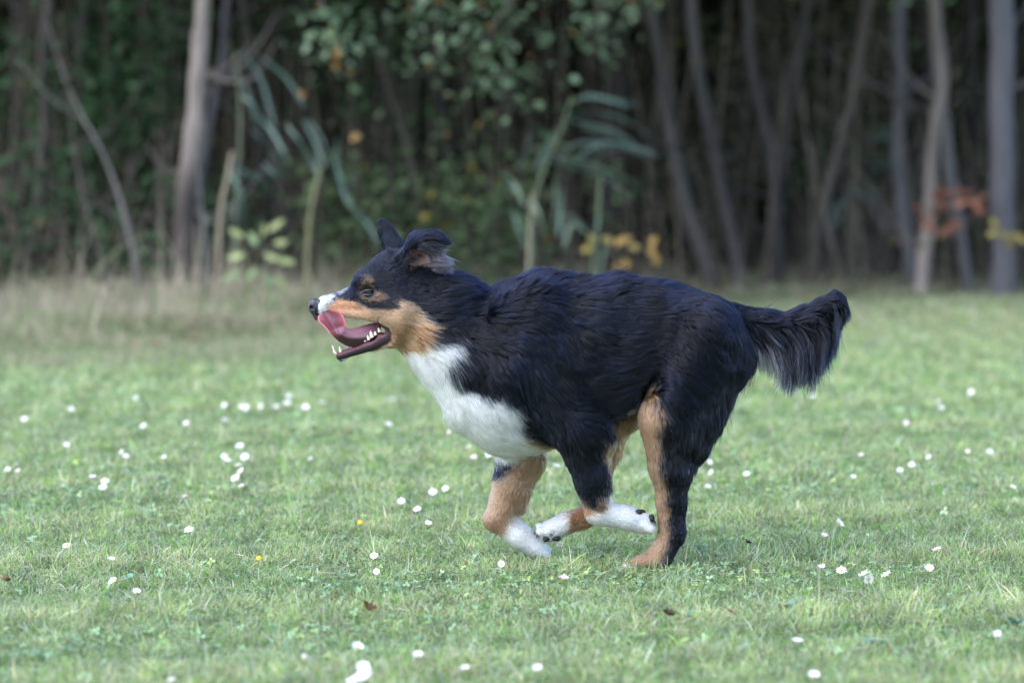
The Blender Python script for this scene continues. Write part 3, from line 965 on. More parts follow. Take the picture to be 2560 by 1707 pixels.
        for ax in range(3):
            o1, o2 = (ax + 1) % 3, (ax + 2) % 3
            n = s.n
            sa = [slice(0, n[i]) for i in range(3)]; sb = [slice(0, n[i]) for i in range(3)]
            sa[ax] = slice(0, n[ax] - 1); sb[ax] = slice(1, n[ax])
            A, B = ins[tuple(sa)], ins[tuple(sb)]
            e = np.argwhere(A != B)
            e = e[(e[:, o1] > 0) & (e[:, o2] > 0) & (e[:, o1] < n[o1] - 1) & (e[:, o2] < n[o2] - 1)]
            flip = A[e[:, 0], e[:, 1], e[:, 2]]
            q = []
            for da, db in ((-1, -1), (0, -1), (0, 0), (-1, 0)):
                c = e.copy(); c[:, o1] += da; c[:, o2] += db
                q.append(idx[c[:, 0], c[:, 1], c[:, 2]])
            q = np.stack(q, 1)
            q[~flip] = q[~flip][:, ::-1]
            F.append(q)
        F = np.concatenate(F)
        for _ in range(smooth):
            acc = np.zeros_like(V); nn = np.zeros(len(V))
            for i in range(4):
                j = F[:, (i + 1) % 4]; k = F[:, i]
                np.add.at(acc, k, V[j]); np.add.at(nn, k, 1)
                np.add.at(acc, j, V[k]); np.add.at(nn, j, 1)
            V = 0.5 * V + 0.5 * acc / nn[:, None]
        return V, F


TORSO, NECK, HEAD, NFORE, FFORE, NHIND, FHIND, TAIL, EAR = range(1, 10)
B = Field((745, 530, -185), (2140, 1450, 185), 3.5)
# barrel: chest low between the elbows, tucked up belly, arched loin
B.trunk([(1116, 850, 960, 40), (1142, 800, 1030, 72), (1176, 762, 1080, 94), (1215, 742, 1112, 110), (1265, 716, 1124, 120),
         (1320, 700, 1124, 127), (1380, 697, 1108, 130), (1440, 700, 1084, 130), (1500, 700, 1058, 128), (1560, 698, 1028, 122),
         (1620, 703, 992, 114), (1680, 712, 972, 105), (1740, 730, 950, 98), (1800, 762, 920, 82), (1838, 800, 880, 55)], 0, TORSO)
B.cap((1030, 745, 0), (1120, 812, 0), 84, 104, 30, NECK, 1.12)
B.cap((1120, 812, 0), (1215, 890, 0), 104, 128, 30, NECK, 1.1)
B.cap((1008, 795, 0), (1105, 895, 0), 52, 60, 30, NECK, 1.1)
B.cap((1092, 880, 0), (1180, 1010, 0), 50, 64, 30, NECK, 1.05)
# shoulder blades and hips show as soft masses
B.ell((1335, 830, -92), (95, 120, 45), 40, TORSO, -20)
B.ell((1335, 830, 92), (95, 120, 45), 40, TORSO, -20)
# near hind leg
B.cap((1755, 835, -62), (1665, 1035, -78), 92, 60, 40, NHIND)
B.cap((1790, 900, -62), (1725, 1090, -78), 66, 42, 40, NHIND)
B.cap((1660, 1050, -78), (1674, 1165, -74), 58, 46, 25, NHIND)
B.cap((1674, 1165, -74), (1672, 1240, -72), 46, 31, 20, NHIND)
B.cap((1672, 1240, -72), (1673, 1310, -70), 31, 27, 18, NHIND)
B.cap((1684, 1322, -70), (1688, 1335, -70), 20, 17, 14, NHIND)
B.cap((1680, 1315, -70), (1642, 1384, -70), 27, 26, 14, NHIND)
B.cap((1642, 1386, -70), (1582, 1408, -70), 27, 20, 12, NHIND, 0.9)
B.cap((1688, 1332, -68), (1656, 1402, -68), 16, 13, 12, NHIND)
for w0, e_ in ((-96, 8), (-79, 0), (-61, 0), (-44, 8)):
    B.cap((1592, 1408, w0 * .9 - 7), (1566 + e_, 1408, w0), 12, 11, 5, NHIND)
    B.cap((1566 + e_, 1408, w0), (1541 + e_, 1421, w0), 11, 9, 4, NHIND)
# far hind leg, swung forward under the belly
B.cap((1745, 840, 62), (1585, 985, 78), 88, 62, 40, FHIND)
B.cap((1585, 985, 78), (1525, 1052, 82), 62, 42, 30, FHIND)
B.cap((1525, 1052, 82), (1500, 1180, 78), 42, 29, 20, FHIND)
B.cap((1500, 1180, 78), (1502, 1282, 76), 29, 22, 15, FHIND)
B.cap((1496, 1282, 76), (1420, 1312, 74), 23, 23, 10, FHIND)
B.cap((1420, 1312, 74), (1374, 1334, 74), 24, 25, 10, FHIND, 0.9)
for i, w0 in enumerate((54, 67, 80, 93)):
    B.cap((1374, 1332, w0), (1350, (1332, 1322, 1336, 1348)[i], w0), 12, 10, 3, FHIND)
# near foreleg folded back
B.cap((1300, 900, -80), (1450, 1060, -88), 76, 60, 35, NFORE)
B.cap((1440, 1060, -88), (1500, 1098, -88), 58, 30, 25, NFORE)
B.cap((1455, 1075, -88), (1480, 1190, -84), 60, 41, 25, NFORE)
B.cap((1480, 1190, -84), (1494, 1266, -82), 41, 30, 18, NFORE)
B.cap((1496, 1270, -82), (1565, 1284, -80), 29, 26, 10, NFORE)
B.cap((1565, 1284, -80), (1606, 1296, -78), 27, 26, 10, NFORE, 0.9)
for w0 in (-98, -85, -72, -59):
    B.cap((1602, 1296, w0), (1624, 1306 + abs(w0 + 78) * .15, w0 * 1.04), 12, 10, 3, NFORE)
# far foreleg, wrist bent, paw lifted
B.cap((1285, 1010, 70), (1300, 1140, 82), 72, 56, 35, FFORE)
B.cap((1300, 1140, 82), (1278, 1215, 80), 54, 43, 20, FFORE)
B.cap((1278, 1215, 80), (1248, 1296, 78), 43, 33, 18, FFORE)
B.cap((1244, 1306, 78), (1300, 1346, 76), 30, 28, 10, FFORE)
B.cap((1300, 1346, 76), (1340, 1374, 75), 29, 25, 10, FFORE, 0.9)
for i, w0 in enumerate((56, 69, 82, 95)):
    B.cap((1338, 1374, w0), (1368, (1396, 1394, 1388, 1380)[i], w0), 12, 9, 3, FFORE)
B.ell((1232, 1306, 78), (26, 22, 30), 14, FFORE, 35)
B.cap((1300, 1275, 80), (1290, 1240, 80), 12, 10, 14, FFORE)
B.ell((1490, 1276, -82), (28, 20, 29), 14, NFORE, 20)
B.cap((1698, 1240, -70), (1694, 1328, -69), 8, 11, 14, NHIND)
# tail
B.cap((1825, 800, 0), (1895, 808, 0), 36, 27, 25, TAIL)
B.cap((1895, 808, 0), (1975, 812, 0), 27, 22, 20, TAIL)
B.cap((1975, 812, 0), (2042, 784, 0), 23, 21, 20, TAIL)
B.cap((2042, 784, 0), (2088, 748, 0), 21, 15, 15, TAIL)
# head
B.ell((988, 702, 0), (76, 74, 66), 25, HEAD)
B.cap((925, 712, 0), (985, 695, 0), 43, 66, 20, HEAD, 1.0)
B.cap((902, 748, 0), (820, 766, 0), 38, 25, 22, HEAD, 1.0)
B.cap((818, 764, 0), (800, 766, 0), 25, 22, 10, HEAD, 1.0)
B.cap((960, 762, -30), (1010, 780, -34), 44, 56, 25, HEAD)
B.cap((960, 762, 30), (1010, 780, 34), 44, 56, 25, HEAD)
for s_ in (-1, 1):
    B.cap((912, 700, 27 * s_), (936, 704, 40 * s_), 15, 14, 18, HEAD)          # brow
    B.cap((905, 745, 26 * s_), (955, 752, 40 * s_), 16, 22, 20, HEAD)          # cheek bone
    B.cap((985, 832, 30 * s_), (930, 860, 20 * s_), 27, 14, 18, HEAD)          # jaw branches
    B.cap((930, 860, 20 * s_), (852, 887, 9 * s_), 14, 10, 8, HEAD)
    # upper lip hanging beside the teeth
    B.cap((845, 780, 22 * s_), (935, 786, 35 * s_), 10, 11, 10, HEAD)
    B.ell((924, 727, 47 * s_), (13, 10, 12), 6, HEAD, 0, cut=True)             # eye socket
B.cap((852, 887, -9), (852, 887, 9), 11, 11, 8, HEAD)
B.cap((975, 842, 0), (905, 862, 0), 17, 10, 10, HEAD)                           # floor of the mouth
B.cap((905, 862, 0), (858, 880, 0), 9, 6, 8, HEAD)
B.cap((958, 823, -60), (958, 823, 60), 9, 9, 8, HEAD, cut=True)                 # corner of the mouth
B.cap((925, 829, -60), (925, 829, 60), 21, 21, 8, HEAD, cut=True)
# ears: the near one blown back with its inside showing, the far one pricked
B.cap((1020, 648, -44), (1052, 612, -60), 27, 26, 18, EAR)
B.cap((1052, 608, -60), (1090, 592, -66), 25, 13, 14, EAR, 1.2)
B.cap((1050, 640, -52), (1082, 655, -58), 22, 15, 16, EAR, 1.2)
B.ell((1046, 652, -82), (27, 36, 25), 8, EAR, 20, cut=True)
B.cap((988, 628, 40), (964, 580, 56), 26, 17, 20, EAR, 1.2)
B.cap((964, 580, 56), (954, 560, 58), 17, 10, 10, EAR, 1.2)
DV, DF = B.mesh(3)

# ---- coat pattern (regions of the body that carry white or tan hair; the same on both sides)
def inside(poly, u, v):
    poly = np.asarray(poly, float)
    x0, y0 = poly[:, 0], poly[:, 1]
    x1, y1 = np.roll(x0, -1), np.roll(y0, -1)
    res = np.zeros(len(u), bool)
    for a, b, c, d in zip(x0, y0, x1, y1):
        if b == d: continue
        hit = ((b > v) != (d > v)) & (u < (c - a) * (v - b) / (d - b) + a)
        res ^= hit
    return res


def hz(pts):   # head landmarks were measured on an enlargement of the head
    return [(740 + x / 3.92, 520 + y / 3.92) for x, y in pts]


BLACK, WHITE, TAN, BROWN = np.array((.0009, .0015, .0058)), np.array((.74, .74, .75)), np.array((.225, .115, .062)), np.array((.15, .08, .05))  # black hair carries a blue tint in place of sky sheen
CREAM, LTAN, RUST = np.array((.38, .31, .22)), np.array((.32, .190, .115)), np.array((.27, .125, .05))
SKIN_DARK, GUM, LIPC = np.array((.012, .010, .012)), np.array((.16, .045, .06)), np.array((.02, .012, .016))

P_CHEST = [(1040, 850), (1090, 836), (1150, 838), (1147, 865), (1121, 908), (1151, 942), (1206, 964), (1280, 971), (1292, 1008), (1306, 1056),
           (1342, 1098), (1368, 1150), (1250, 1175), (1150, 1130), (1080, 1040), (1040, 950), (960, 880), (985, 862)]
P_ELB = [(1305, 1062), (1330, 1085), (1358, 1100), (1366, 1128), (1345, 1122), (1318, 1095)]
P_CHEEK = hz([(300, 950), (430, 880), (520, 900), (620, 915), (700, 945), (760, 960), (965, 965), (985, 930), (960, 885), (1050, 885), (1120, 895), (1200, 960),
              (1260, 1040), (1330, 1085), (1400, 1120), (1330, 1200), (1290, 1290), (1200, 1345), (850, 1400), (700, 1420), (640, 1400), (930, 1230), (800, 1120), (600, 1120), (300, 1110), (270, 1010)])
P_MUZ = hz([(100, 860), (350, 820), (405, 845), (380, 890), (300, 950), (275, 1020), (300, 1110), (100, 1110)])
P_BLAZE = hz([(380, 830), (480, 780), (520, 760), (500, 800), (440, 850)])
P_BROW = hz([(610, 780), (630, 700), (690, 645), (745, 670), (775, 730), (700, 765)])
P_EYE = hz([(600, 850), (650, 800), (800, 790), (880, 850), (860, 895), (760, 900), (660, 890)])
P_CHIN = hz([(380, 1500), (560, 1420), (720, 1380), (760, 1400), (600, 1500)])
P_LIP = hz([(640, 1085), (800, 1080), (900, 1130), (950, 1210), (930, 1290), (800, 1370), (560, 1450), (400, 1480), (350, 1400), (480, 1380), (700, 1290), (830, 1180)])
P_NF_TANREAR = [(1497, 1078), (1512, 1070), (1545, 1090), (1552, 1130), (1540, 1195), (1520, 1185), (1512, 1140), (1500, 1110)]
P_NF_WHITE = [(1552, 1150), (1530, 1165), (1512, 1205), (1510, 1245), (1500, 1262), (1460, 1276), (1440, 1345), (1660, 1345), (1660, 1230), (1560, 1230)]
P_NF_TAN = [(1520, 1205), (1500, 1225), (1482, 1262), (1470, 1255), (1454, 1235), (1440, 1200), (1440, 1290), (1470, 1290), (1520, 1250)]
P_FF_BLACK = [(1200, 1000), (1400, 1000), (1300, 1150), (1270, 1185), (1238, 1195), (1200, 1190)]
P_FF_WHITE = [(1262, 1308), (1284, 1280), (1296, 1300), (1420, 1330), (1420, 1450), (1270, 1420), (1238, 1350)]
P_NH_TAN = [(1560, 985), (1612, 970), (1648, 1000), (1656, 1045), (1648, 1085), (1646, 1141), (1660, 1182), (1672, 1243), (1674, 1293), (1674, 1346), (1666, 1388), (1650, 1425),
            (1500, 1440), (1500, 1300), (1560, 1200)]
P_BELLY = [(1400, 1120), (1480, 1068), (1560, 1030), (1625, 975), (1680, 960), (1680, 1120), (1400, 1180)]


def coat(P, reg, nrm, jit):
    n = len(P)
    j = rng.normal(size=(n, 2)) * jit
    wob = np.stack([sines(P, 3, .06, 3), sines(P, 4, .06, 3)], 1) * 9
    u, v = P[:, 0] + j[:, 0] + wob[:, 0], P[:, 1] + j[:, 1] + wob[:, 1]
    c = np.tile(BLACK, (n, 1))
    body = np.isin(reg, (TORSO, NECK, HEAD, NFORE, FFORE, FHIND))
    t = np.isin(reg, (TORSO, NECK))
    ch = inside(P_CHEST, u, v)
    c[t & ch] = WHITE
    c[np.isin(reg, (HEAD, NFORE, FFORE)) & ch & (v > 855) & (v < 1160) & ((reg == HEAD) | (u < 1330))] = WHITE
    c[t & inside(P_ELB, u, v)] = TAN
    c[(t | (reg == FHIND)) & inside(P_BELLY, u, v) & ((nrm[:, 1] > .35) | (reg == FHIND))] = CREAM * .8
    m = reg == FHIND
    m2 = m & (v > 1010)
    c[m2] = TAN
    c[m2 & (u < 1436) & (v > 1285)] = WHITE
    m = reg == FFORE
    k = m & (v > 1010) & ~inside(P_FF_BLACK, u, v)
    c[k & (v > 1110)] = LTAN * .85
    c[m & inside(P_FF_WHITE, u, v)] = WHITE
    m = reg == NFORE
    c[m & inside(P_NF_TANREAR, u, v)] = LTAN * .8
    c[m & inside(P_NF_TAN, u, v)] = TAN
    c[m & inside(P_NF_WHITE, u, v)] = WHITE
    m = reg == NHIND
    c[m & inside(P_NH_TAN, u, v)] = LTAN * .8
    c[m & (u < 1590) & (v > 1385 + (1590 - u) * .25) & (u < 1572)] = WHITE
    lw = np.isin(reg, (NFORE, FFORE, NHIND, FHIND)) & (c.min(1) > .5)
    c[lw] *= .78
    m = (reg == HEAD) | (reg == NECK)
    uh, vh = P[:, 0] + j[:, 0] * .6 + wob[:, 0] * .3, P[:, 1] + j[:, 1] * .6 + wob[:, 1] * .3
    ck = m & inside(P_CHEEK, uh, vh)
    c[ck] = LTAN * 1.05
    low = ck & (vh > 800) & (uh > 975)
    c[low] = TAN * 1.15
    c[ck & (uh < 900) & (vh < 775)] = np.array((.46, .22, .12))
    ju = rng.normal(size=(n, 2)) * 5
    c[m & inside(P_MUZ, uh + ju[:, 0] * 1.3, vh + ju[:, 1] * .8)] = WHITE * .72
    c[m & inside(P_BLAZE, uh, vh)] = WHITE * .25
    c[m & inside(P_BROW, uh + ju[:, 0], vh + ju[:, 1]) & (rng.random(n) < .7)] = RUST * .8
    c[m & inside(P_EYE, uh, vh)] = BROWN * .6
    c[m & inside(P_CHIN, uh, vh) & (v > 868)] = WHITE
    er = (reg == EAR) & (P[:, 2] < 0) & (u > 1055) & (v > 605)
    c[er] = np.array((.055, .045, .055))
    c[(reg == TAIL) & (u > 1838) & (u < 1880) & (v > 828)] = WHITE * .75
    return c


DN = B.grad(DV)
DREG = B.region(DV)
skin_col = coat(DV, DREG, DN, 2.0) * 0.8
bare_lip = (DREG == HEAD) & inside(P_LIP, DV[:, 0], DV[:, 1])
in_mouth = (DREG == HEAD) & (DN[:, 1] < -.2) & (DV[:, 1] > 815) & (DV[:, 0] < 975)
palate = (DREG == HEAD) & (DN[:, 1] > .75) & (DV[:, 1] > 780) & (DV[:, 1] < 822) & (DV[:, 0] < 960) & (np.abs(DV[:, 2]) < 30)
eye_rim = (DREG == HEAD) & (np.hypot(DV[:, 0] - 924, (DV[:, 1] - 726) * 1.15) < 19)
ear_in = (DREG == EAR) & (np.hypot((DV[:, 0] - 1046) / 29, (DV[:, 1] - 652) / 38) < 1.0) & (DN[:, 2] < 0.2) & (DV[:, 2] > -80) & (DV[:, 2] < -30)
nose_zone = (DREG == HEAD) & (DV[:, 0] < 799)
skin_col[bare_lip] = LIPC
skin_col[in_mouth] = GUM * .55
skin_col[palate] = GUM
skin_col[eye_rim] = SKIN_DARK
skin_col[ear_in] = np.array((.085, .045, .042))
skin_col[nose_zone] = SKIN_DARK
NO_FUR = bare_lip | in_mouth | palate | eye_rim | (ear_in & (rng.random(len(DV)) < .55)) | nose_zone

dog_me = mesh_np('dog', dog_to_world(DV), DF[:, ::-1], attr_mat('dog_skin', .55, .25), True, skin_col)
dog = tag(link_obj('dog', dog_me), 'black dog with white chest and tan cheeks running over the lawn, tongue out', 'dog')

# ---- the lie of the coat: (u, v, direction u, direction v, length, lift)
LIE = np.array([
    # face
    (800, 760, 1, -.1, 7, .25), (840, 745, 1, -.25, 8, .25), (845, 775, 1, .25, 8, .25), (880, 725, .8, -.5, 9, .25), (905, 680, .7, -.6, 11, .3), (950, 630, .9, -.4, 15, .3),
    (925, 705, .7, -.5, 9, .3), (900, 765, 1, .1, 10, .25), (950, 770, 1, .2, 14, .25), (960, 690, 1, -.15, 14, .25), (1000, 650, 1, -.2, 16, .3), (1000, 720, 1, .12, 22, .3),
    (1010, 780, .95, .3, 28, .35), (970, 800, .95, .3, 18, .3), (1040, 820, .9, .45, 38, .4), (1000, 850, .9, .3, 24, .35), (930, 868, 1, -.2, 10, .3), (860, 892, 1, -.2, 9, .3),
    # ears
    (1030, 610, .8, -.6, 30, .45), (1070, 590, 1, -.1, 34, .5), (1090, 600, 1, .3, 36, .55), (1080, 655, 1, .2, 62, .6), (1030, 660, .9, .2, 26, .4), (950, 560, -.2, -1, 12, .3), (975, 610, -.25, -1, 14, .3), (995, 620, -.2, -1, 14, .3),
    # neck and ruff
    (1060, 700, 1, -.02, 46, .4), (1100, 690, 1, -.05, 70, .6), (1140, 715, 1, .02, 74, .55), (1090, 760, 1, .2, 52, .35), (1080, 830, .9, .4, 50, .35), (1140, 800, 1, .3, 56, .3),
    (1200, 740, 1, -.1, 55, .4), (1200, 830, .95, .35, 60, .3), (1150, 880, .8, .6, 55, .3), (1060, 890, .8, .6, 42, .35), (1110, 870, .85, .5, 50, .4),
    # chest
    (1095, 960, .35, 1, 40, .3), (1150, 980, .5, 1, 46, .3), (1220, 990, .6, .9, 50, .3), (1160, 1070, .6, .8, 45, .3), (1250, 1060, .7, .7, 50, .3), (1250, 1120, .85, .4, 44, .35), (1320, 1110, .9, .45, 44, .3), (1340, 1130, .9, .3, 40, .3),
    # withers, back
    (1270, 730, 1, -.35, 48, .5), (1320, 700, .9, -.55, 56, .7), (1370, 700, .95, -.3, 52, .55), (1430, 700, 1, -.12, 44, .4), (1520, 695, 1, -.25, 50, .55), (1600, 700, 1, .05, 40, .3), (1700, 715, 1, .25, 36, .25), (1780, 750, .9, .5, 36, .25), (1825, 790, .9, .5, 36, .3),
    # shoulder, flank
    (1250, 820, 1, .3, 56, .3), (1300, 770, 1, .15, 54, .35), (1360, 760, .9, .45, 54, .35), (1330, 860, .8, .6, 55, .3), (1260, 900, .75, .65, 55, .3), (1420, 760, .8, .6, 55, .4), (1430, 860, .6, .8, 55, .35), (1480, 780, 1, .35, 52, .3),
    (1400, 960, .65, .75, 48, .25), (1330, 980, .6, .8, 46, .25), (1500, 900, 1, .25, 50, .3), (1480, 1000, 1, .05, 46, .3), (1560, 800, 1, .12, 46, .25), (1580, 900, 1, -.1, 46, .25), (1560, 1000, .95, -.35, 42, .3), (1620, 960, .8, -.5, 40, .3),
    (1650, 850, 1, -.12, 44, .25), (1700, 800, 1, .1, 42, .25), (1760, 820, .9, .4, 42, .25),
    # thigh
    (1700, 900, .75, .55, 46, .3), (1800, 860, .5, .85, 44, .25), (1840, 920, .15, 1, 48, .3), (1740, 960, .4, .9, 46, .3), (1660, 1000, .2, 1, 34, .3), (1610, 1030, -.1, 1, 26, .4), (1800, 1010, -.2, 1, 55, .4), (1720, 1060, .1, 1, 40, .25),
    (1640, 1100, .15, 1, 20, .25), (1760, 1110, -.15, 1, 52, .4), (1690, 1150, .12, 1, 28, .25), (1640, 1200, .1, 1, 14, .25), (1710, 1220, .05, 1, 26, .35), (1650, 1290, 0, 1, 11, .25), (1705, 1290, .15, 1, 18, .3), (1700, 1345, -.3, 1, 16, .3), (1640, 1380, -.7, .7, 12, .25), (1560, 1415, -1, .2, 7, .3), (1600, 1405, -1, .2, 9, .3), (1660, 1400, -.6, .6, 14, .3),
    # near foreleg
    (1440, 1040, .6, .8, 40, .25), (1400, 1090, .45, .9, 34, .25), (1500, 1090, .5, .7, 34, .4), (1530, 1120, .1, 1, 26, .4), (1470, 1140, .25, 1, 24, .25), (1440, 1200, .25, 1, 14, .25), (1520, 1190, .2, 1, 22, .35), (1480, 1230, .2, 1, 13, .25), (1480, 1280, .9, .4, 12, .25), (1560, 1270, 1, .15, 14, .3), (1610, 1300, 1, .3, 8, .3), (1540, 1310, 1, .1, 12, .3),
    # tail
    (1860, 780, 1, .1, 34, .35), (1930, 790, 1, .05, 34, .35), (2000, 788, 1, -.3, 34, .35), (2050, 760, .9, -.4, 30, .35), (2085, 732, .9, -.15, 26, .3),
    (1865, 830, .35, .95, 95, .6), (1920, 835, .5, .9, 150, .7), (1990, 832, .45, .9, 155, .7), (2050, 805, .5, .85, 135, .7), (2085, 770, .42, .9, 115, .6), (2103, 748, .5, .85, 80, .5),
    (1900, 900, -.2, 1, 120, .6), (1940, 900, .0, 1, 150, .6), (2000, 900, -.1, 1, 160, .6), (2070, 870, -.1, 1, 120, .6), (2112, 800, -.02, 1, 80, .6), (1880, 930, -.8, .7, 120, .6), (1930, 960, -.6, .8, 130, .6), (2000, 960, -.4, .9, 130, .6),
], float)
LIE_F = np.array([
    (1310, 1100, -.1, 1, 16, .3), (1250, 1150, -.1, 1, 16, .25), (1345, 1170, -.05, 1, 34, .45), (1325, 1240, -.1, 1, 36, .45), (1290, 1180, -.1, 1, 13, .25), (1260, 1230, -.2, 1, 12, .25), (1220, 1290, -.2, 1, 10, .25), (1295, 1285, -.1, 1, 22, .4), (1240, 1330, .6, .8, 10, .25), (1300, 1330, .8, .5, 14, .3), (1330, 1380, .85, .5, 11, .3), (1370, 1390, .8, .55, 7, .3),
    (1560, 1040, -.2, 1, 40, .5), (1520, 1090, .1, 1, 40, .5), (1500, 1200, 0, 1, 16, .3), (1510, 1280, -.4, 1, 14, .3), (1450, 1290, -.9, .35, 11, .25), (1480, 1320, -.4, .8, 22, .5), (1420, 1345, -.5, .7, 14, .4), (1370, 1320, -.9, .3, 8, .3), (1350, 1340, -.7, .5, 7, .3),
], float)


def lie(P, reg):
    """interpolated direction, length and lift of the coat at the points P"""
    far_leg = ((reg == FFORE) & (P[:, 1] > 1060)) | ((reg == FHIND) & (P[:, 1] > 1020))
    out = np.zeros((len(P), 4))
    for G, m in ((LIE, ~far_leg), (LIE_F, far_leg)):
        Q = P[m]
        if not len(Q): continue
        d2 = (Q[:, None, 0] - G[None, :, 0]) ** 2 + (Q[:, None, 1] - G[None, :, 1]) ** 2 + 30.0
        w = d2 ** -2.0
        w /= w.sum(1)[:, None]
        out[m] = w @ G[:, 2:]
    return out


# roots
tri = np.concatenate([DF[:, [0, 1, 2]], DF[:, [0, 2, 3]]])
okf = ~(NO_FUR[tri].any(1))
tri = tri[okf]
e1, e2 = DV[tri[:, 1]] - DV[tri[:, 0]], DV[tri[:, 2]] - DV[tri[:, 0]]
area = 0.5 * np.linalg.norm(np.cross(e1, e2), axis=1)
cen = DV[tri].mean(1)
wgt = area * np.where(cen[:, 0] < 1030, 2.6, 1.0) * np.where(cen[:, 1] > 1140, 1.7, 1.0) * np.where(cen[:, 0] > 1850, 3.2, 1.0)


def roots(n):
    f = rng.choice(len(tri), n, p=wgt / wgt.sum())
    a, b = rng.random(n), rng.random(n)
    s_ = a + b > 1
    a[s_], b[s_] = 1 - a[s_], 1 - b[s_]
    return DV[tri[f, 0]] + e1[f] * a[:, None] + e2[f] * b[:, None], DREG[tri[f, 0]]


K = 7
NG, NH = 24000, 460000
GP, GR = roots(NG)
g0 = lie(GP, GR)
glen = g0[:, 2] * rng.uniform(.8, 1.12, NG) * (1 + .22 * sines(GP, 23, .05, 3))
glift = g0[:, 3] * (1 + .45 * sines(GP, 25, .055, 2)) * rng.uniform(.7, 1.3, NG)
swirl = sines(GP, 21, .022, 2) * .42 * np.where(glen > 25, 1, .35)
pos = GP.copy()
path = [pos.copy()]
tgt = np.clip(glen * .22, 1.5, 14)
tail_long = (GR == TAIL) & (glen > 60)
ins_ = np.where(tail_long, 0.15, np.clip(1.0 - (g0[:, 3] - .33) * 2.6, .25, 1.0))
spread = rng.normal(size=NG) * np.where(tail_long, .30, .05)
for k in range(K - 1):
    f = lie(pos, GR)
    ang = swirl * (0.4 + k / K)
    du = f[:, 0] * np.cos(ang) - f[:, 1] * np.sin(ang)
    dv = f[:, 0] * np.sin(ang) + f[:, 1] * np.cos(ang)
    d = np.stack([du, dv, spread], 1)
    nr = B.grad(pos)
    dist = B.sample(pos)
    tgl = d - (d * nr).sum(1)[:, None] * nr * ins_[:, None]
    tgl /= np.linalg.norm(tgl, axis=1)[:, None] + 1e-6
    lift = glift * (1.25 - k / (K - 1) * 1.3)
    lift = np.where(tail_long, glift * max(0, .6 - k * .3), lift - .6 * np.clip((dist - tgt) / tgt, -1, 1.5) * ins_)
    step = tgl + nr * lift[:, None]
    step /= np.linalg.norm(step, axis=1)[:, None] + 1e-6
    pos = pos + step * (glen / (K - 1))[:, None]
    path.append(pos.copy())
GPATH = np.stack(path, 1)                      # guides
# neighbouring guides gather into locks
NS = 2600
sup = rng.choice(NG, NS, replace=False)
kd2 = kdtree.KDTree(NS)
for i, k in enumerate(sup):
    kd2.insert(tuple(GP[k]), i)
kd2.balance()
ns_ = sup[np.fromiter((kd2.find(tuple(p))[1] for p in GP), np.int64, NG)]
same = (GR[ns_] == GR) & (np.linalg.norm(GP[ns_] - GP, axis=1) < 30)
lockw = np.where(same, np.clip((glen - 12) / 60, 0, .5) * rng.uniform(.2, 1.1, NG), 0)
ss_ = np.linspace(0, 1, K)[None, :, None] ** 1.6
GPATH = GPATH + (GPATH[ns_] - GPATH) * (ss_ * lockw[:, None, None])
locktone = np.exp(rng.normal(0, .4, NG))[ns_]
kd = kdtree.KDTree(NG)
legcode = np.where(GR == FFORE, 1, 0) + np.where(GR == FHIND, 2, 0)
for i, p in enumerate(GP):
    kd.insert((p[0], p[1], p[2]), i)
kd.balance()
HP, HR = roots(NH)
near = np.fromiter((kd.find((p[0], p[1], p[2]))[1] for p in HP), np.int64, NH)
off = HP - GP[near]
s = np.linspace(0, 1, K)[None, :, None]
hlen = glen[near]
clump = np.clip(hlen / 75.0, .1, .6) * rng.uniform(.3, 1.05, NH)
wave = rng.normal(size=(NH, 1, 3)) * (np.clip(hlen, 4, 60) * .035)[:, None, None]
scale = rng.uniform(.78, 1.06, NH)[:, None, None]
base = GPATH[near]
HPATH = base[:, :1] + (base - base[:, :1]) * scale + off[:, None, :] * (1 - clump[:, None, None] * s ** 1.3) + wave * s ** 2
HPATH[:, 0] -= B.grad(HP) * 1.2
# stray hairs
stray = rng.random(NH) < np.where(hlen > 30, .06, .02)
HPATH[stray] += rng.normal(size=(stray.sum(), 1, 3)) * (hlen[stray] * .15)[:, None, None] * s ** 1.5
hn = B.grad(HP)
hcol = coat(HP, HR, hn, np.where(HP[:, 0] < 1040, 4.5, 8.0)[:, None])
hcol *= rng.uniform(.72, 1.22, NH)[:, None]
hcol *= (1 + .16 * sines(HP, 41, .05, 3))[:, None]
leg_w = np.isin(HR, (NFORE, FFORE, NHIND, FHIND)) & (hcol.min(1) > .35) & (rng.random(NH) < .10)
hcol[leg_w] = hcol[leg_w] * np.array((.55, .42, .34))
tanm = (hcol[:, 0] > .1) & (hcol[:, 0] > hcol[:, 2] * 1.6) & (rng.random(NH) < .10)
hcol[tanm] *= np.where(rng.random((tanm.sum(), 1)) < .6, .3, 1.6)
blk = hcol.max(1) < .03
hcol[blk] *= locktone[near[blk], None]  # brightness varied per lock, imitating differences of sheen
hcolk = np.repeat(hcol[:, None, :], K, 1)
# grey-white tips on the long hair beneath the tail, pale fringe behind the thigh
tl = (HR == TAIL) & (hlen > 95) & (HP[:, 0] < 2030)
tipw = (rng.random(NH) < np.clip((2020 - HP[:, 0]) / 260, 0, .28)) & tl
fade = (sm(.35, .9, np.linspace(0, 1, K)))[None, :, None]
hcolk[tipw] = hcolk[tipw] * (1 - fade) + np.array((.30, .29, .31)) * fade
wt = (HR == TAIL) & (hlen > 60) & (HP[:, 1] > 817) & (np.abs(HP[:, 2]) < 24) & (HP[:, 0] > 1868) & (HP[:, 0] < 1905) & (rng.random(NH) < .7)
fade2 = (sm(.15, .5, np.linspace(0, 1, K)))[None, :, None]
hcolk[wt] = hcolk[wt] * (1 - fade2) + np.array((.60, .58, .58)) * fade2
fr = (HR == NHIND) & (HP[:, 1] > 1000) & (HP[:, 0] > 1675) & (hlen > 22) & (rng.random(NH) < .02)
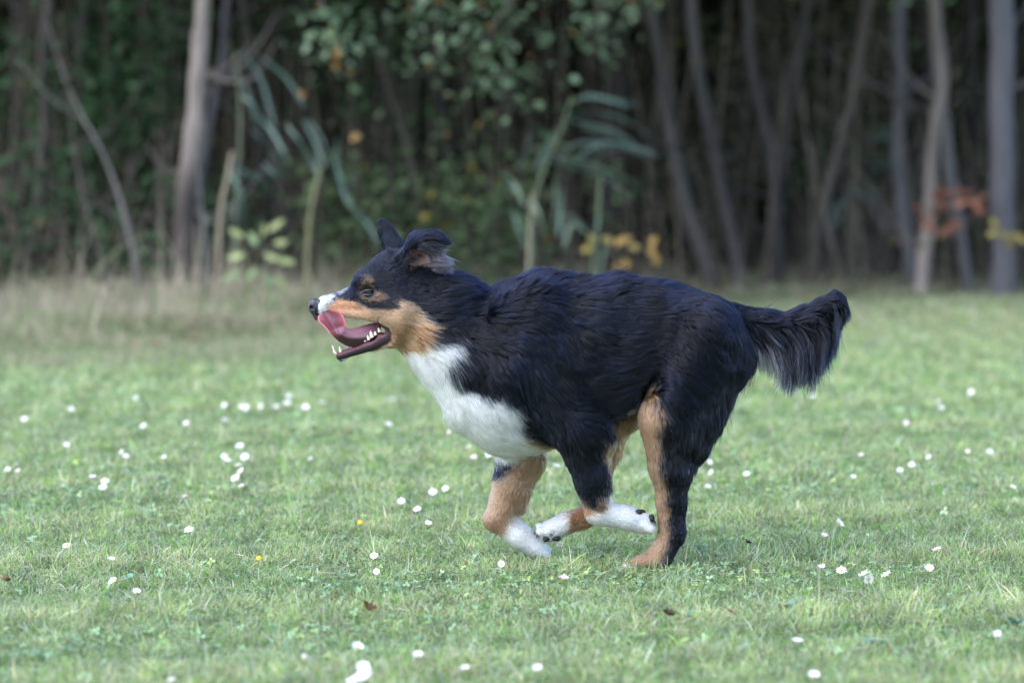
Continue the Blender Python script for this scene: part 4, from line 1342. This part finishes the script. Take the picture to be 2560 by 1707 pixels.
hcolk[fr] = hcolk[fr] * (1 - fade) + np.array((.45, .40, .33)) * fade
rad = np.where(hlen < 14, .34, .38) * rng.uniform(.8, 1.2, NH)
taper = np.array([1, 1, .95, .88, .75, .55, .22])
HRAD = rad[:, None] * taper[None, :] / DU

fur_m = bpy.data.materials.new('fur')
fur_m.use_nodes = True
n_, l_ = fur_m.node_tree.nodes, fur_m.node_tree.links
n_.clear()
ha = n_.new('ShaderNodeAttribute'); ha.attribute_name = 'col'
hb = n_.new('ShaderNodeBsdfHairPrincipled')
hb.parametrization = 'COLOR'
l_.new(ha.outputs['Color'], hb.inputs['Color'])
hb.inputs['Roughness'].default_value = .33
hb.inputs['IOR'].default_value = 1.33
hb.inputs['Radial Roughness'].default_value = .55
hb.inputs['Coat'].default_value = .0
ho = n_.new('ShaderNodeOutputMaterial')
l_.new(hb.outputs[0], ho.inputs['Surface'])
fur = link_obj('fur', curves_np('fur', dog_to_world(HPATH), HRAD, hcolk, fur_m), dog)
tag(fur, kind='stuff')

# ---- nose, eyes, tongue, teeth, pads
NZ = Field((760, 735, -34), (820, 805, 34), 1.0, 20)
NZ.ell((789, 765, 0), (18, 20, 19), 4, 1, 15)
NZ.cap((787, 756, -8), (787, 756, 8), 12, 12, 6, 1)
NZ.cap((800, 757, -9), (800, 757, 9), 11, 11, 6, 1)
NZ.cap((790, 780, 0), (792, 792, 0), 10, 7, 5, 1)
for s_ in (-1, 1):
    NZ.ell((781, 766, 13 * s_), (6, 5, 8), 2, 1, -25, cut=True)
    NZ.cap((783, 768, 17 * s_), (794, 774, 21 * s_), 2.6, 1.6, 1.5, 1, cut=True)
NZ.cap((768, 760, 0), (776, 795, 0), 1.8, 1.8, 1, 1, cut=True)
nv, nf = NZ.mesh(2)
nose_m, n_, l_, b_ = new_mat('nose_leather')
b_.inputs['Base Color'].default_value = (.028, .028, .036, 1)
b_.inputs['Roughness'].default_value = .38
vo = n_.new('ShaderNodeTexVoronoi'); vo.inputs['Scale'].default_value = 520
bm_ = n_.new('ShaderNodeBump'); bm_.inputs['Strength'].default_value = .35; bm_.inputs['Distance'].default_value = .0006
l_.new(vo.outputs['Distance'], bm_.inputs['Height']); l_.new(bm_.outputs[0], b_.inputs['Normal'])
link_obj('nose', mesh_np('nose', dog_to_world(nv), nf[:, ::-1], nose_m), dog)


def uv_ball(c, r, seg=20, rings=12):
    V, F = [], []
    for i in range(rings + 1):
        th = math.pi * i / rings
        for j in range(seg):
            ph = 2 * math.pi * j / seg
            V.append((c[0] + r[0] * math.sin(th) * math.cos(ph), c[1] + r[1] * math.sin(th) * math.sin(ph), c[2] + r[2] * math.cos(th)))
    for i in range(rings):
        for j in range(seg):
            a, b = i * seg + j, i * seg + (j + 1) % seg
            F.append((a, b, b + seg, a + seg))
    return np.array(V), np.array(F)


eye_m, n_, l_, b_ = new_mat('eye')
at_ = n_.new('ShaderNodeAttribute'); at_.attribute_name = 'col'
l_.new(at_.outputs['Color'], b_.inputs['Base Color'])
b_.inputs['Roughness'].default_value = .08
b_.inputs['Specular IOR Level'].default_value = .25
b_.inputs['Coat Weight'].default_value = .4
b_.inputs['Coat Roughness'].default_value = .02
for s_ in (-1, 1):
    c = (923.5, 727, 36.5 * s_)
    ev, ef = uv_ball(c, (11.5, 11.0, 11.5), 28, 20)
    gaze = np.array((-.45, -.05, .9 * s_)); gaze /= np.linalg.norm(gaze)
    ang = np.degrees(np.arccos(np.clip(((ev - c) / 11.5) @ gaze, -1, 1)))
    ec = np.where((ang < 19)[:, None], (.002, .002, .003), np.where((ang < 44)[:, None], (.007, .004, .003), (.014, .012, .011)))
    link_obj('eye', mesh_np('eye', dog_to_world(ev), ef, eye_m, True, ec), dog)
    # lids: dark rims above and below
    for sg, nm in ((-1, 'eyelid'), (1, 'eyelid')):
        t = np.linspace(0, math.pi, 9)
        lid = np.stack([c[0] - 15 * np.cos(t) + 1, c[1] + sg * (5.2 if sg < 0 else 7.0) * np.sin(t) - 2 * np.cos(t) * -1 * .6, c[2] + s_ * (3.0 + 8.2 * np.sin(t))], 1)
        tv, tf = tube_arrays(lid, np.array([1.2, 2.4, 3.2, 3.6, 3.7, 3.6, 3.2, 2.4, 1.2]), 8)
        link_obj(nm, mesh_np('eyelid', dog_to_world(tv), tf, flat_mat('eyelid', tuple(SKIN_DARK), .5, .4)), dog)

TL = spline([(942, 856, -2), (910, 867, -11), (882, 867, -19), (852, 853, -26), (828, 830, -32), (812, 811, -36), (800, 800, -38), (797, 788, -37), (806, 779, -35)], 26)
TR = spline([(952, 803, 4), (930, 806, -8), (905, 812, -20), (880, 818, -32), (866, 813, -41), (865, 800, -44), (861, 784, -43), (846, 773, -41), (826, 771, -38)], 26)
# the tongue is a thick cupped blade that curls up over the lip
M = 13
tv, tc = [], []
for i in range(26):
    ax_ = TR[i] - TL[i]
    W_ = np.linalg.norm(ax_)
    nrm = np.cross(ax_, (TL[min(i + 1, 25)] + TR[min(i + 1, 25)] - TL[max(i - 1, 0)] - TR[max(i - 1, 0)]) / 2)
    nrm /= np.linalg.norm(nrm) + 1e-9
    if nrm[2] > 0: nrm = -nrm
    for side in (1, -1):
        for j in range(M):
            x = j / (M - 1)
            bell = 4 * x * (1 - x)
            cup = (-bell * W_ * .10 if i > 12 else (bell * W_ * .16)) + math.exp(-((x - .42) / .08) ** 2) * 2.0 * side
            th = 4.2 * bell ** .5
            tv.append(TL[i] + ax_ * x + nrm * (cup + side * th))
            t_ = i / 25
            lit_rim = 1 - bell ** .6
            curl = np.array((.135, .036, .058)) * (1 - lit_rim) + np.array((.33, .050, .068)) * lit_rim  # lit edge of the tongue painted in as brighter red
            if abs(x - .42) < .07: curl = curl * 1.25 + .02
            rear = np.array((.22, .085, .115)) if x > .5 else np.array((.045, .015, .022))
            k_ = float(sm(.40, .56, np.array(t_)))
            tc.append((rear * (1 - k_) + curl * k_) if side > 0 else np.array((.24, .09, .12)))
tv = np.array(tv)
tf = []
for i in range(25):
    o0, o1 = i * 2 * M, (i + 1) * 2 * M
    for j in range(M - 1):
        tf.append((o0 + j, o0 + j + 1, o1 + j + 1, o1 + j))
        tf.append((o0 + M + j + 1, o0 + M + j, o1 + M + j, o1 + M + j + 1))
    tf.append((o0 + M, o0, o1, o1 + M)); tf.append((o0 + M - 1, o0 + 2 * M - 1, o1 + 2 * M - 1, o1 + M - 1))
for o in (0, 25 * 2 * M):
    for j in range(M - 1):
        tf.append((o + j, o + M + j, o + M + j + 1, o + j + 1))
ton_m = attr_mat('tongue', .24, .5, 0, 260)
ton_m.node_tree.nodes['Principled BSDF'].inputs['Subsurface Weight'].default_value = .25
ton_m.node_tree.nodes['Principled BSDF'].inputs['Subsurface Radius'].default_value = (.006, .002, .0015)
tongue = link_obj('tongue', mesh_np('tongue', dog_to_world(tv), np.array(tf), ton_m, True, np.array(tc)), dog)

tooth_m = flat_mat('tooth', (.50, .45, .36), .25, .5, .08, 300)


def tooth(base, tip, r):
    base, tip = np.array(base, float), np.array(tip, float)
    pth = np.array([base, base * .7 + tip * .3, base * .35 + tip * .65, base * .1 + tip * .9, tip])
    V, F = tube_arrays(pth, r * np.array([1, .95, .7, .35, .08]), 8)
    link_obj('tooth', mesh_np('tooth', dog_to_world(V), F, tooth_m), dog)


for bse, tp, r_ in [((838, 879, 9), (829, 859, 10), 4.0), ((853, 877, -13), (849, 861, -14), 4.2),
                    ((842, 882, -6), (834, 876, -6), 2.6), ((840, 882, 0), (832, 876, 0), 2.6), ((841, 883, 5), (831, 878, 5), 2.6),
                    ((880, 866, -17), (878, 857, -18), 3.6), ((898, 858, -20), (896, 848, -21), 4.0), ((914, 850, -23), (911, 839, -24), 4.6),
                    ((924, 846, -25), (919, 833, -26), 4.8), ((932, 840, -27), (927, 821, -28), 6.2), ((941, 834, -29), (938, 823, -30), 4.8), ((951, 826, -31), (947, 814, -32), 5.0),
                    ((932, 840, 27), (927, 823, 28), 5.8), ((914, 850, 22), (911, 840, 22), 4.4)]:
    tooth(bse, np.array(bse) * .12 + np.array(tp) * .88, r_ * .95)

pad_m = flat_mat('paw_pad', (.014, .012, .013), .65, .3, .3, 200)


def pad(c, r):
    V, F = uv_ball(c, r, 12, 8)
    link_obj('paw_pad', mesh_np('paw_pad', dog_to_world(V), F, pad_m), dog)


for c, r_ in [((1594, 1268, -93), (10, 8, 10)), ((1626, 1284, -92), (8, 12, 10)), ((1629, 1296, -78), (8, 11, 9)), ((1601, 1270, -76), (12, 8, 16)),
              ((1366, 1351, 52), (9, 8, 9)), ((1392, 1350, 58), (12, 8, 13)), ((1378, 1338, 50), (6, 6, 6))]:
    pad(c, r_)
claw_m = flat_mat('claw', (.03, .026, .024), .35, .5)
for (a, b_) in [((1548, 1416, -97), (1532, 1428, -98)), ((1545, 1419, -80), (1527, 1430, -80)), ((1546, 1420, -62), (1529, 1431, -62)), ((1549, 1418, -46), (1534, 1429, -45)),
                ((1346, 1336, 54), (1341, 1350, 52)), ((1343, 1330, 67), (1336, 1344, 66)), ((1366, 1392, 56), (1373, 1404, 56)), ((1366, 1391, 69), (1375, 1401, 69)), ((1622, 1312, -98), (1634, 1320, -99)), ((1624, 1312, -85), (1636, 1320, -85))]:
    a, b_ = np.array(a, float), np.array(b_, float)
    V, F = tube_arrays(np.array([a, a * .6 + b_ * .4 + (0, -2, 0), b_]), np.array([4.0, 3.2, .6]), 7)
    link_obj('claw', mesh_np('claw', dog_to_world(V), F, claw_m), dog)


wp, wr = [], []
rw = np.random.default_rng(88)
for s_ in (-1, 1):
    for i in range(9):
        b0 = np.array((822 + (i % 3) * 11, 764 + (i // 3) * 9, 27.0 * s_))
        d = np.array((rw.uniform(.3, .9), rw.uniform(-.25, .45), s_ * rw.uniform(.5, 1.0)))
        d /= np.linalg.norm(d)
        t = np.linspace(0, 1, 6)[:, None]
        wp.append(b0 + d * t * rw.uniform(28, 52) + np.array((0, 1, 0)) * t ** 2 * 8)
        wr.append(np.linspace(.30, .06, 6) / DU)
whisk = link_obj('whiskers', curves_np('whiskers', dog_to_world(np.array(wp)), np.array(wr), np.full((len(wp), 3), .02), fur_m), dog)
tag(whisk, kind='stuff')

# ------------------------------------------------------------------ daisies and other small things on the lawn
petal_m = attr_mat('petal', .6, .2, .25)
disc_m = flat_mat('daisy_disc', (.62, .36, .03), .8, .2, .3, 900)
stem_m = flat_mat('daisy_stem', (.13, .22, .08), .6, .3)


def petals_mesh(seed, pink=0.0, cup=.15):
    r = np.random.default_rng(seed)
    parts = []
    n = 26
    for i in range(n):
        a = 2 * math.pi * i / n + r.normal(0, .06)
        L = .0108 * r.uniform(.85, 1.08); w = .0019 * r.uniform(.85, 1.2)
        lift = cup + r.normal(0, .12)
        d = np.array([math.cos(a), math.sin(a), 0]); s_ = np.array([-math.sin(a), math.cos(a), 0])
        t = np.array([.28, .55, .85, 1.0])
        c = d[None, :] * (L * t)[:, None] + np.array([0, 0, 1.0])[None, :] * (L * lift * t ** 1.4 + (i % 2) * .0004)[:, None]
        ww = np.array([.6, 1, .95, .35]) * w
        V = np.concatenate([c + s_ * ww[:, None], c - s_ * ww[:, None]])
        F = [(k, k + 1, k + 5, k + 4) for k in range(3)]
        tip = np.clip((t - .6) / .4, 0, 1)[:, None] * pink
        col = np.array((.80, .79, .80)) * (1 - tip) + np.array((.70, .32, .42)) * tip
        parts.append((V, np.array(F), np.concatenate([col, col])))
    V, F, C = join_arrays(parts)
    return mesh_np('petals', V, F, petal_m, False, C)


PET = [petals_mesh(1, 0, .10), petals_mesh(2, .15, .25), petals_mesh(3, 0, .45), petals_mesh(4, .9, .55), petals_mesh(5, .3, 1.1)]
dv_, df_ = uv_ball((0, 0, .0008), (.0040, .0040, .0022), 12, 8)
DISC = mesh_np('disc', dv_, df_, disc_m)


def daisy(label, group, px, py, kind=0, size=1.0, face=None, hgt=None, name='daisy', cat='daisy', disc_only=False):
    h = hgt or rng.uniform(.035, .055)
    head = gp(px, py, h)
    head[2] += bank(head[:1], head[1:2])[0]
    base = np.array([head[0] + rng.normal(0, .006), head[1] + rng.uniform(0, .012), head[2] - h])
    root = tag(empty(name, base), label, cat, group)
    hd = head - base
    pth = spline([(0, 0, -.004), hd * np.array([.3, .3, .55]), hd], 6)
    a = tube_arrays(pth, np.linspace(.0011, .0009, 6), 6)
    link_obj('stem', mesh_np('stem', a[0], a[1], stem_m), root)
    if face is None:
        face = (rng.normal(-.15, .35), rng.normal(-.55, .3), 1.0)
    q = Vector(face).to_track_quat('Z', 'Y')
    sc = size * rng.uniform(.8, 1.15)
    parts = [('disc', DISC)] if disc_only else [('petals', PET[kind]), ('disc', DISC)]
    for nm, me in parts:
        o = link_obj(nm, me, root, hd)
        o.rotation_mode = 'QUATERNION'
        o.rotation_quaternion = q
        o.scale = (sc, sc, sc)


def lz(pts):    # measured on an enlargement of the lower left quarter
    return [(x / 1.7289, 800 + y / 1.7289) for x, y in pts]


def rz(pts):
    return [(1280 + x / 1.7289, 800 + y / 1.7289) for x, y in pts]


CL = [
    ('blurred', 'far row left of the dog chest', lz([(970, 370), (1040, 376), (1062, 381), (1128, 376), (1195, 378), (1248, 330), (1240, 365), (1320, 382), (1393, 360), (972, 437)]), 1.15),
    ('blurred', 'sparse far left group', lz([(105, 430), (305, 390), (585, 343)]), 1.05),
    ('blurred', 'pair left of the far row', lz([(620, 460), (805, 450)]), 1.05),
    ('blurred', 'pale pair beneath the throat of the dog', lz([(1700, 345), (1680, 450)]), .95),
    ('white', 'slanting cluster left of the dog', lz([(1036, 546), (1058, 593), (968, 590), (985, 605), (1030, 628), (1042, 655), (1018, 685), (1045, 717)]), 1.05),
    ('white', 'group close in front of the white chest', lz([(1968, 535), (2025, 548), (2047, 593), (2115, 578)]), 1.1),
    ('white', 'trio at the left edge of the lawn', lz([(33, 647), (65, 627), (75, 652)]), .95),
    ('white', 'trio below the upper left pair', lz([(400, 680), (453, 697), (445, 722)]), 1.1),
    ('white', 'close pair at the upper left', lz([(525, 570), (543, 588)]), .9),
    ('white', 'group left of the bent front wrist', lz([(1870, 743), (1925, 728), (1735, 782), (1803, 817), (1852, 876)]), .95),
    ('white', 'bottom cluster beneath the brown leaf', lz([(1570, 1505), (1562, 1540), (1582, 1545), (1590, 1525), (1520, 1560)]), 1.15),
    ('white', 'line right of the hind paw', rz([(1424, 1082), (1520, 1095), (1617, 1098)]), 1.15),
    ('white', 'small string at the middle right', rz([(1800, 592), (1727, 625), (1677, 648)]), 1.0),
    ('blurred', 'far group right of the bushy tail', rz([(1985, 315), (1840, 355), (1856, 378)]), 1.1),
    ('small', 'group just behind the hind leg', rz([(850, 615), (795, 640), (860, 657), (848, 718)]), .85),
]
ORD = ['leftmost', 'second', 'third', 'fourth', 'fifth', 'sixth', 'seventh', 'eighth', 'ninth', 'tenth']
for look, where, pts, sz in CL:
    pts = sorted(pts)
    for i, (px, py) in enumerate(pts):
        o_ = 'leftmost' if i == 0 else 'rightmost' if i == len(pts) - 1 else ORD[i] + ' from left,'
        daisy(o_ + ' ' + look + ' daisy of the ' + where, where + ' of daisies' if 'dais' not in where else where, px, py, int(rng.choice([0, 0, 1, 2])), sz)
FU = (-.1, -1.6, 1.0)
for lab, (px, py), kind, sz, face in [
    ('lone white daisy with yellow centre above a smaller one, left of the paws', lz([(1617, 1018)])[0], 0, 1.05, (-.2, -1.0, 1)),
    ('smaller white daisy with yellow centre just below another one', lz([(1627, 1086)])[0], 0, .72, (.3, -1.8, 1)),
    ('white daisy facing the camera beneath the lifted front paw', lz([(2167, 1053)])[0], 0, .9, (.1, -2.2, 1)),
    ('lone white daisy at the upper left above the left trio', lz([(285, 542)])[0], 2, 1.0, None),
    ('lone small white daisy in the middle of the left half of the lawn', lz([(818, 908)])[0], 1, .95, None),
    ('single white daisy near the left edge beside sunlit grass', lz([(287, 976)])[0], 1, .85, None),
    ('tiny white daisy right of the single left edge daisy', lz([(480, 1041)])[0], 4, .7, None),
    ('white daisy left of its neighbour at the lower left', lz([(490, 1132)])[0], 2, 1.05, None),
    ('white daisy right of its neighbour at the lower left', lz([(590, 1175)])[0], 2, 1.0, None),
    ('wide white daisy seen from the side above the bottom cluster', lz([(1545, 1415)])[0], 2, 1.35, (.2, -.5, 1)),
    ('white daisy right of the wide one above the bottom cluster', lz([(1808, 1445)])[0], 1, .95, (0, -.5, 1)),
    ('small pale daisy at the bottom edge left of the bottom cluster', lz([(740, 1557)])[0], 1, .8, None),
    ('small pale daisy at the bottom right of the bottom cluster', lz([(2010, 1503)])[0], 1, .8, None),
    ('faint small daisy left of the bottom cluster', lz([(1313, 1465)])[0], 4, .75, None),
    ('pale daisy alone between the slanting cluster and the dog chest', lz([(1342, 602)])[0], 2, .9, None),
    ('faint daisy left of the slanting cluster', lz([(712, 600)])[0], 4, .8, None),
    ('pinkish closed daisy below the slanting cluster', lz([(800, 765)])[0], 3, .85, None),
    ('pinkish blurred daisy at the edge of the white chest', lz([(1945, 487)])[0], 3, 1.0, None),
    ('white daisy showing between the two front legs', rz([(190, 632)])[0], 2, 1.1, None),
    ('white daisy tucked beneath the far hind paw', rz([(210, 970)])[0], 1, .8, None),
    ('pink tipped daisy seen from the side in front of the hind paw', rz([(222, 1122)])[0], 3, 1.1, (.1, -.1, 1)),
    ('blurred white daisy below the hanging tail', rz([(1300, 330)])[0], 2, 1.1, None),
    ('faint blurred daisy right of the hind leg at mid distance', rz([(1700, 450)])[0], 4, 1.0, None),
    ('white daisy right of the tail and above the string of small daisies', rz([(1510, 583)])[0], 1, .95, None),
    ('pinkish daisy between the string and the far right daisy', rz([(1970, 570)])[0], 3, .8, None),
    ('white daisy at the far right above the lawn middle', rz([(2065, 570)])[0], 1, .95, None),
    ('white daisy left below the string of small daisies', rz([(1475, 680)])[0], 2, .9, None),
    ('white daisy alone right of the hind leg of the dog', rz([(1013, 668)])[0], 2, 1.05, None),
    ('pale daisy by the right edge at mid height of the lawn', rz([(2165, 722)])[0], 1, .85, None),
    ('white daisy tilted sideways right of the hind leg', rz([(1413, 880)])[0], 2, 1.05, (1.2, -.7, 1)),
    ('small half closed daisy below the tilted one', rz([(1345, 938)])[0], 4, .8, None),
    ('white daisy above the right end of the daisy line', rz([(1838, 992)])[0], 1, .95, None),
    ('small pinkish daisy at the left end of the daisy line', rz([(1337, 1070)])[0], 3, .8, (0, -.4, 1)),
    ('drooping daisy seen from behind in the daisy line', rz([(1540, 1116)])[0], 1, 1.0, (.3, -1.1, -.5)),
    ('daisy past its best with orange centre at the right end of the daisy line', rz([(1800, 1080)])[0], 4, .9, (.1, -1.1, 1)),
    ('white daisy seen from the side in the lower right lawn', rz([(1233, 1390)])[0], 2, 1.15, (.1, -.2, 1)),
    ('small white daisy near the lower right edge', rz([(2097, 1356)])[0], 1, .8, None),
    ('blurred white daisy at the bottom right', rz([(1305, 1538)])[0], 2, 1.2, (0, -.5, 1)),
    ('faint pale daisy at the bottom below the hind paw', rz([(112, 1515)])[0], 4, .9, None),
]:
    daisy(lab, None, px, py, kind, sz, face)
daisy('small yellow flower head without petals above the daisy pair', None, *lz([(1558, 875)])[0], size=1.6, face=(0, -1.2, 1), name='yellow_flower', cat='flower', disc_only=True)
daisy('small yellow flower head left of the daisy pair', None, *lz([(1120, 1030)])[0], size=1.5, face=(0, -1.2, 1), name='yellow_flower', cat='flower', disc_only=True)

# fallen leaves
def dead_leaf(label, px, py, L, col, rot, curl):
    p = gp(px, py, .025)
    me_parts = []
    t = np.linspace(0, 1, 9)
    for sd_ in (0, 1):
        pass
    rows = []
    for x in t:
        wv = L * .38 * math.sin(min(1, x * .92 + .08) * math.pi) ** .8 * (1 + .18 * math.sin(x * 23))
        zc = curl * L * (x - .5) ** 2 * 2
        rows.append([(L * (x - .5), -wv, zc + wv * .7), (L * (x - .5), -wv * .5, zc + wv * .15), (L * (x - .5), 0, zc), (L * (x - .5), wv * .5, zc + wv * .2), (L * (x - .5), wv, zc + wv * .8)])
    V = np.array(rows).reshape(-1, 3)
    F = [(i * 5 + j, i * 5 + j + 1, i * 5 + j + 6, i * 5 + j + 5) for i in range(8) for j in range(4)]
    root = link_obj('fallen_leaf', mesh_np('fallen_leaf', V * .85, F, flat_mat('dead_leaf', col, .75, .2, .35, 90)), None, p)
    root.rotation_euler = rot
    tag(root, label, 'leaf')
    a = tube_arrays(spline([(-L * .48, 0, curl * L * .5), (-L * .7, .003, curl * L * .55), (-L * .85, .01, curl * L * .4)], 5), np.full(5, .0009), 5)
    link_obj('stalk', mesh_np('stalk', a[0], a[1], flat_mat('stalk', (.12, .07, .04), .7, .2)), root)


dead_leaf('curled rust brown dead leaf in the lower left lawn above the daisy cluster', *lz([(1590, 1250)])[0], .040, (.11, .050, .028), (.5, .35, .4), .8)
dead_leaf('dark dead leaf lying right of the hind paw', *rz([(1020, 965)])[0], .026, (.05, .035, .025), (.3, .2, 1.2), .6)
dead_leaf('dark brown dead leaf below the hind paw', *rz([(685, 1275)])[0], .040, (.06, .032, .022), (.2, .1, .3), .4)
dead_leaf('brown dead leaf at the left edge of the lawn', *lz([(20, 1125)])[0], .034, (.17, .10, .06), (.6, .2, 2.0), .5)
dead_leaf('pinkish dry leaf lying in the grass right below the hind paw', *rz([(940, 1262)])[0], .030, (.40, .22, .17), (.3, .3, .8), .5)
dead_leaf('small reddish dead leaf in the lower right lawn', *rz([(1625, 1435)])[0], .022, (.24, .07, .03), (1.1, .2, 1.6), .3)

# broad leaved weeds
weed_m = attr_mat('weed_leaf', .38, .5, .2, 60)


def weed(label, px, py, n, L, w, col, flat=.5, seed=0):
    r = np.random.default_rng(seed)
    p = gp(px, py, .015)
    p[2] = 0
    root = tag(empty('broad_leaf_weed', p), label, 'weed')
    a0 = r.uniform(0, 6.28)
    for i in range(n):
        a = a0 + i * 2 * math.pi / n + r.normal(0, .25)
        d = np.array([math.cos(a), math.sin(a), flat * r.uniform(.6, 1.3)])
        V, F, C = leaf_blade(np.array([0, 0, .004]) + d * .006, d, (r.normal(0, .2) - math.cos(a) * .3, r.normal(0, .2) - math.sin(a) * .3, 1), L * .62 * r.uniform(.8, 1.2), w * .62, np.array(col) * 1.35 * r.uniform(.8, 1.2))
        link_obj('leaf', mesh_np('leaf', V, F, weed_m, True, C), root)


weed('weed with broad blue green leaves below the hind paw', *rz([(775, 1275)])[0], 5, .055, .034, (.085, .19, .12), .6, 1)
weed('weed with a broad pale leaf standing up in the lower right lawn', *rz([(1205, 1250)])[0], 4, .06, .042, (.12, .21, .16), 1.0, 2)
weed('weed with small grey green leaves in the lower right, right of the upright pale leaf', *rz([(1560, 1385)])[0], 6, .042, .026, (.12, .21, .15), .7, 3)
weed('broad leaved weed at the bottom left', *lz([(170, 1450)])[0], 6, .055, .034, (.13, .22, .14), .5, 4)
weed('broad leaved weed at the left below the tiny daisy', *lz([(560, 1110)])[0], 5, .045, .03, (.11, .21, .15), .6, 5)
weed('blue green leafy weed at the left edge', *lz([(85, 1095)])[0], 5, .045, .028, (.10, .19, .14), .7, 6)
weed('leafy weed near the right edge of the lower lawn', *rz([(2180, 1300)])[0], 5, .05, .03, (.12, .21, .15), .8, 7)
weed('bright yellow green weed in the lower right lawn', *rz([(700, 1390)])[0], 6, .055, .022, (.21, .31, .07), .9, 8)
weed('dark leafy weed right of the lower white daisy', *rz([(1880, 1250)])[0], 6, .05, .026, (.075, .16, .085), .8, 9)

# taller single grass stalks that stand out from the lawn
for lab, px, py, dx, hh in [('tall pale grass stalk in the lower right lawn', *rz([(1320, 1340)])[0], .022, .10), ('tall green grass stalk just below the hind paw', *rz([(612, 1180)])[0], .002, .085),
                            ('tall grass stalk below the lifted front paw', *lz([(2165, 1120)])[0], -.004, .06)]:
    p = gp(px, py, .01); p[2] = 0
    pth = spline([(0, 0, 0), (dx * .4, 0, hh * .6), (dx, .004, hh)], 8)
    a = tube_arrays(pth, np.linspace(.0013, .0007, 8), 5)
    o = tag(link_obj('grass_stalk', mesh_np('grass_stalk', a[0], a[1], flat_mat('stalk_green', (.22, .27, .13), .5, .4)), None, p), lab, 'grass stalk')
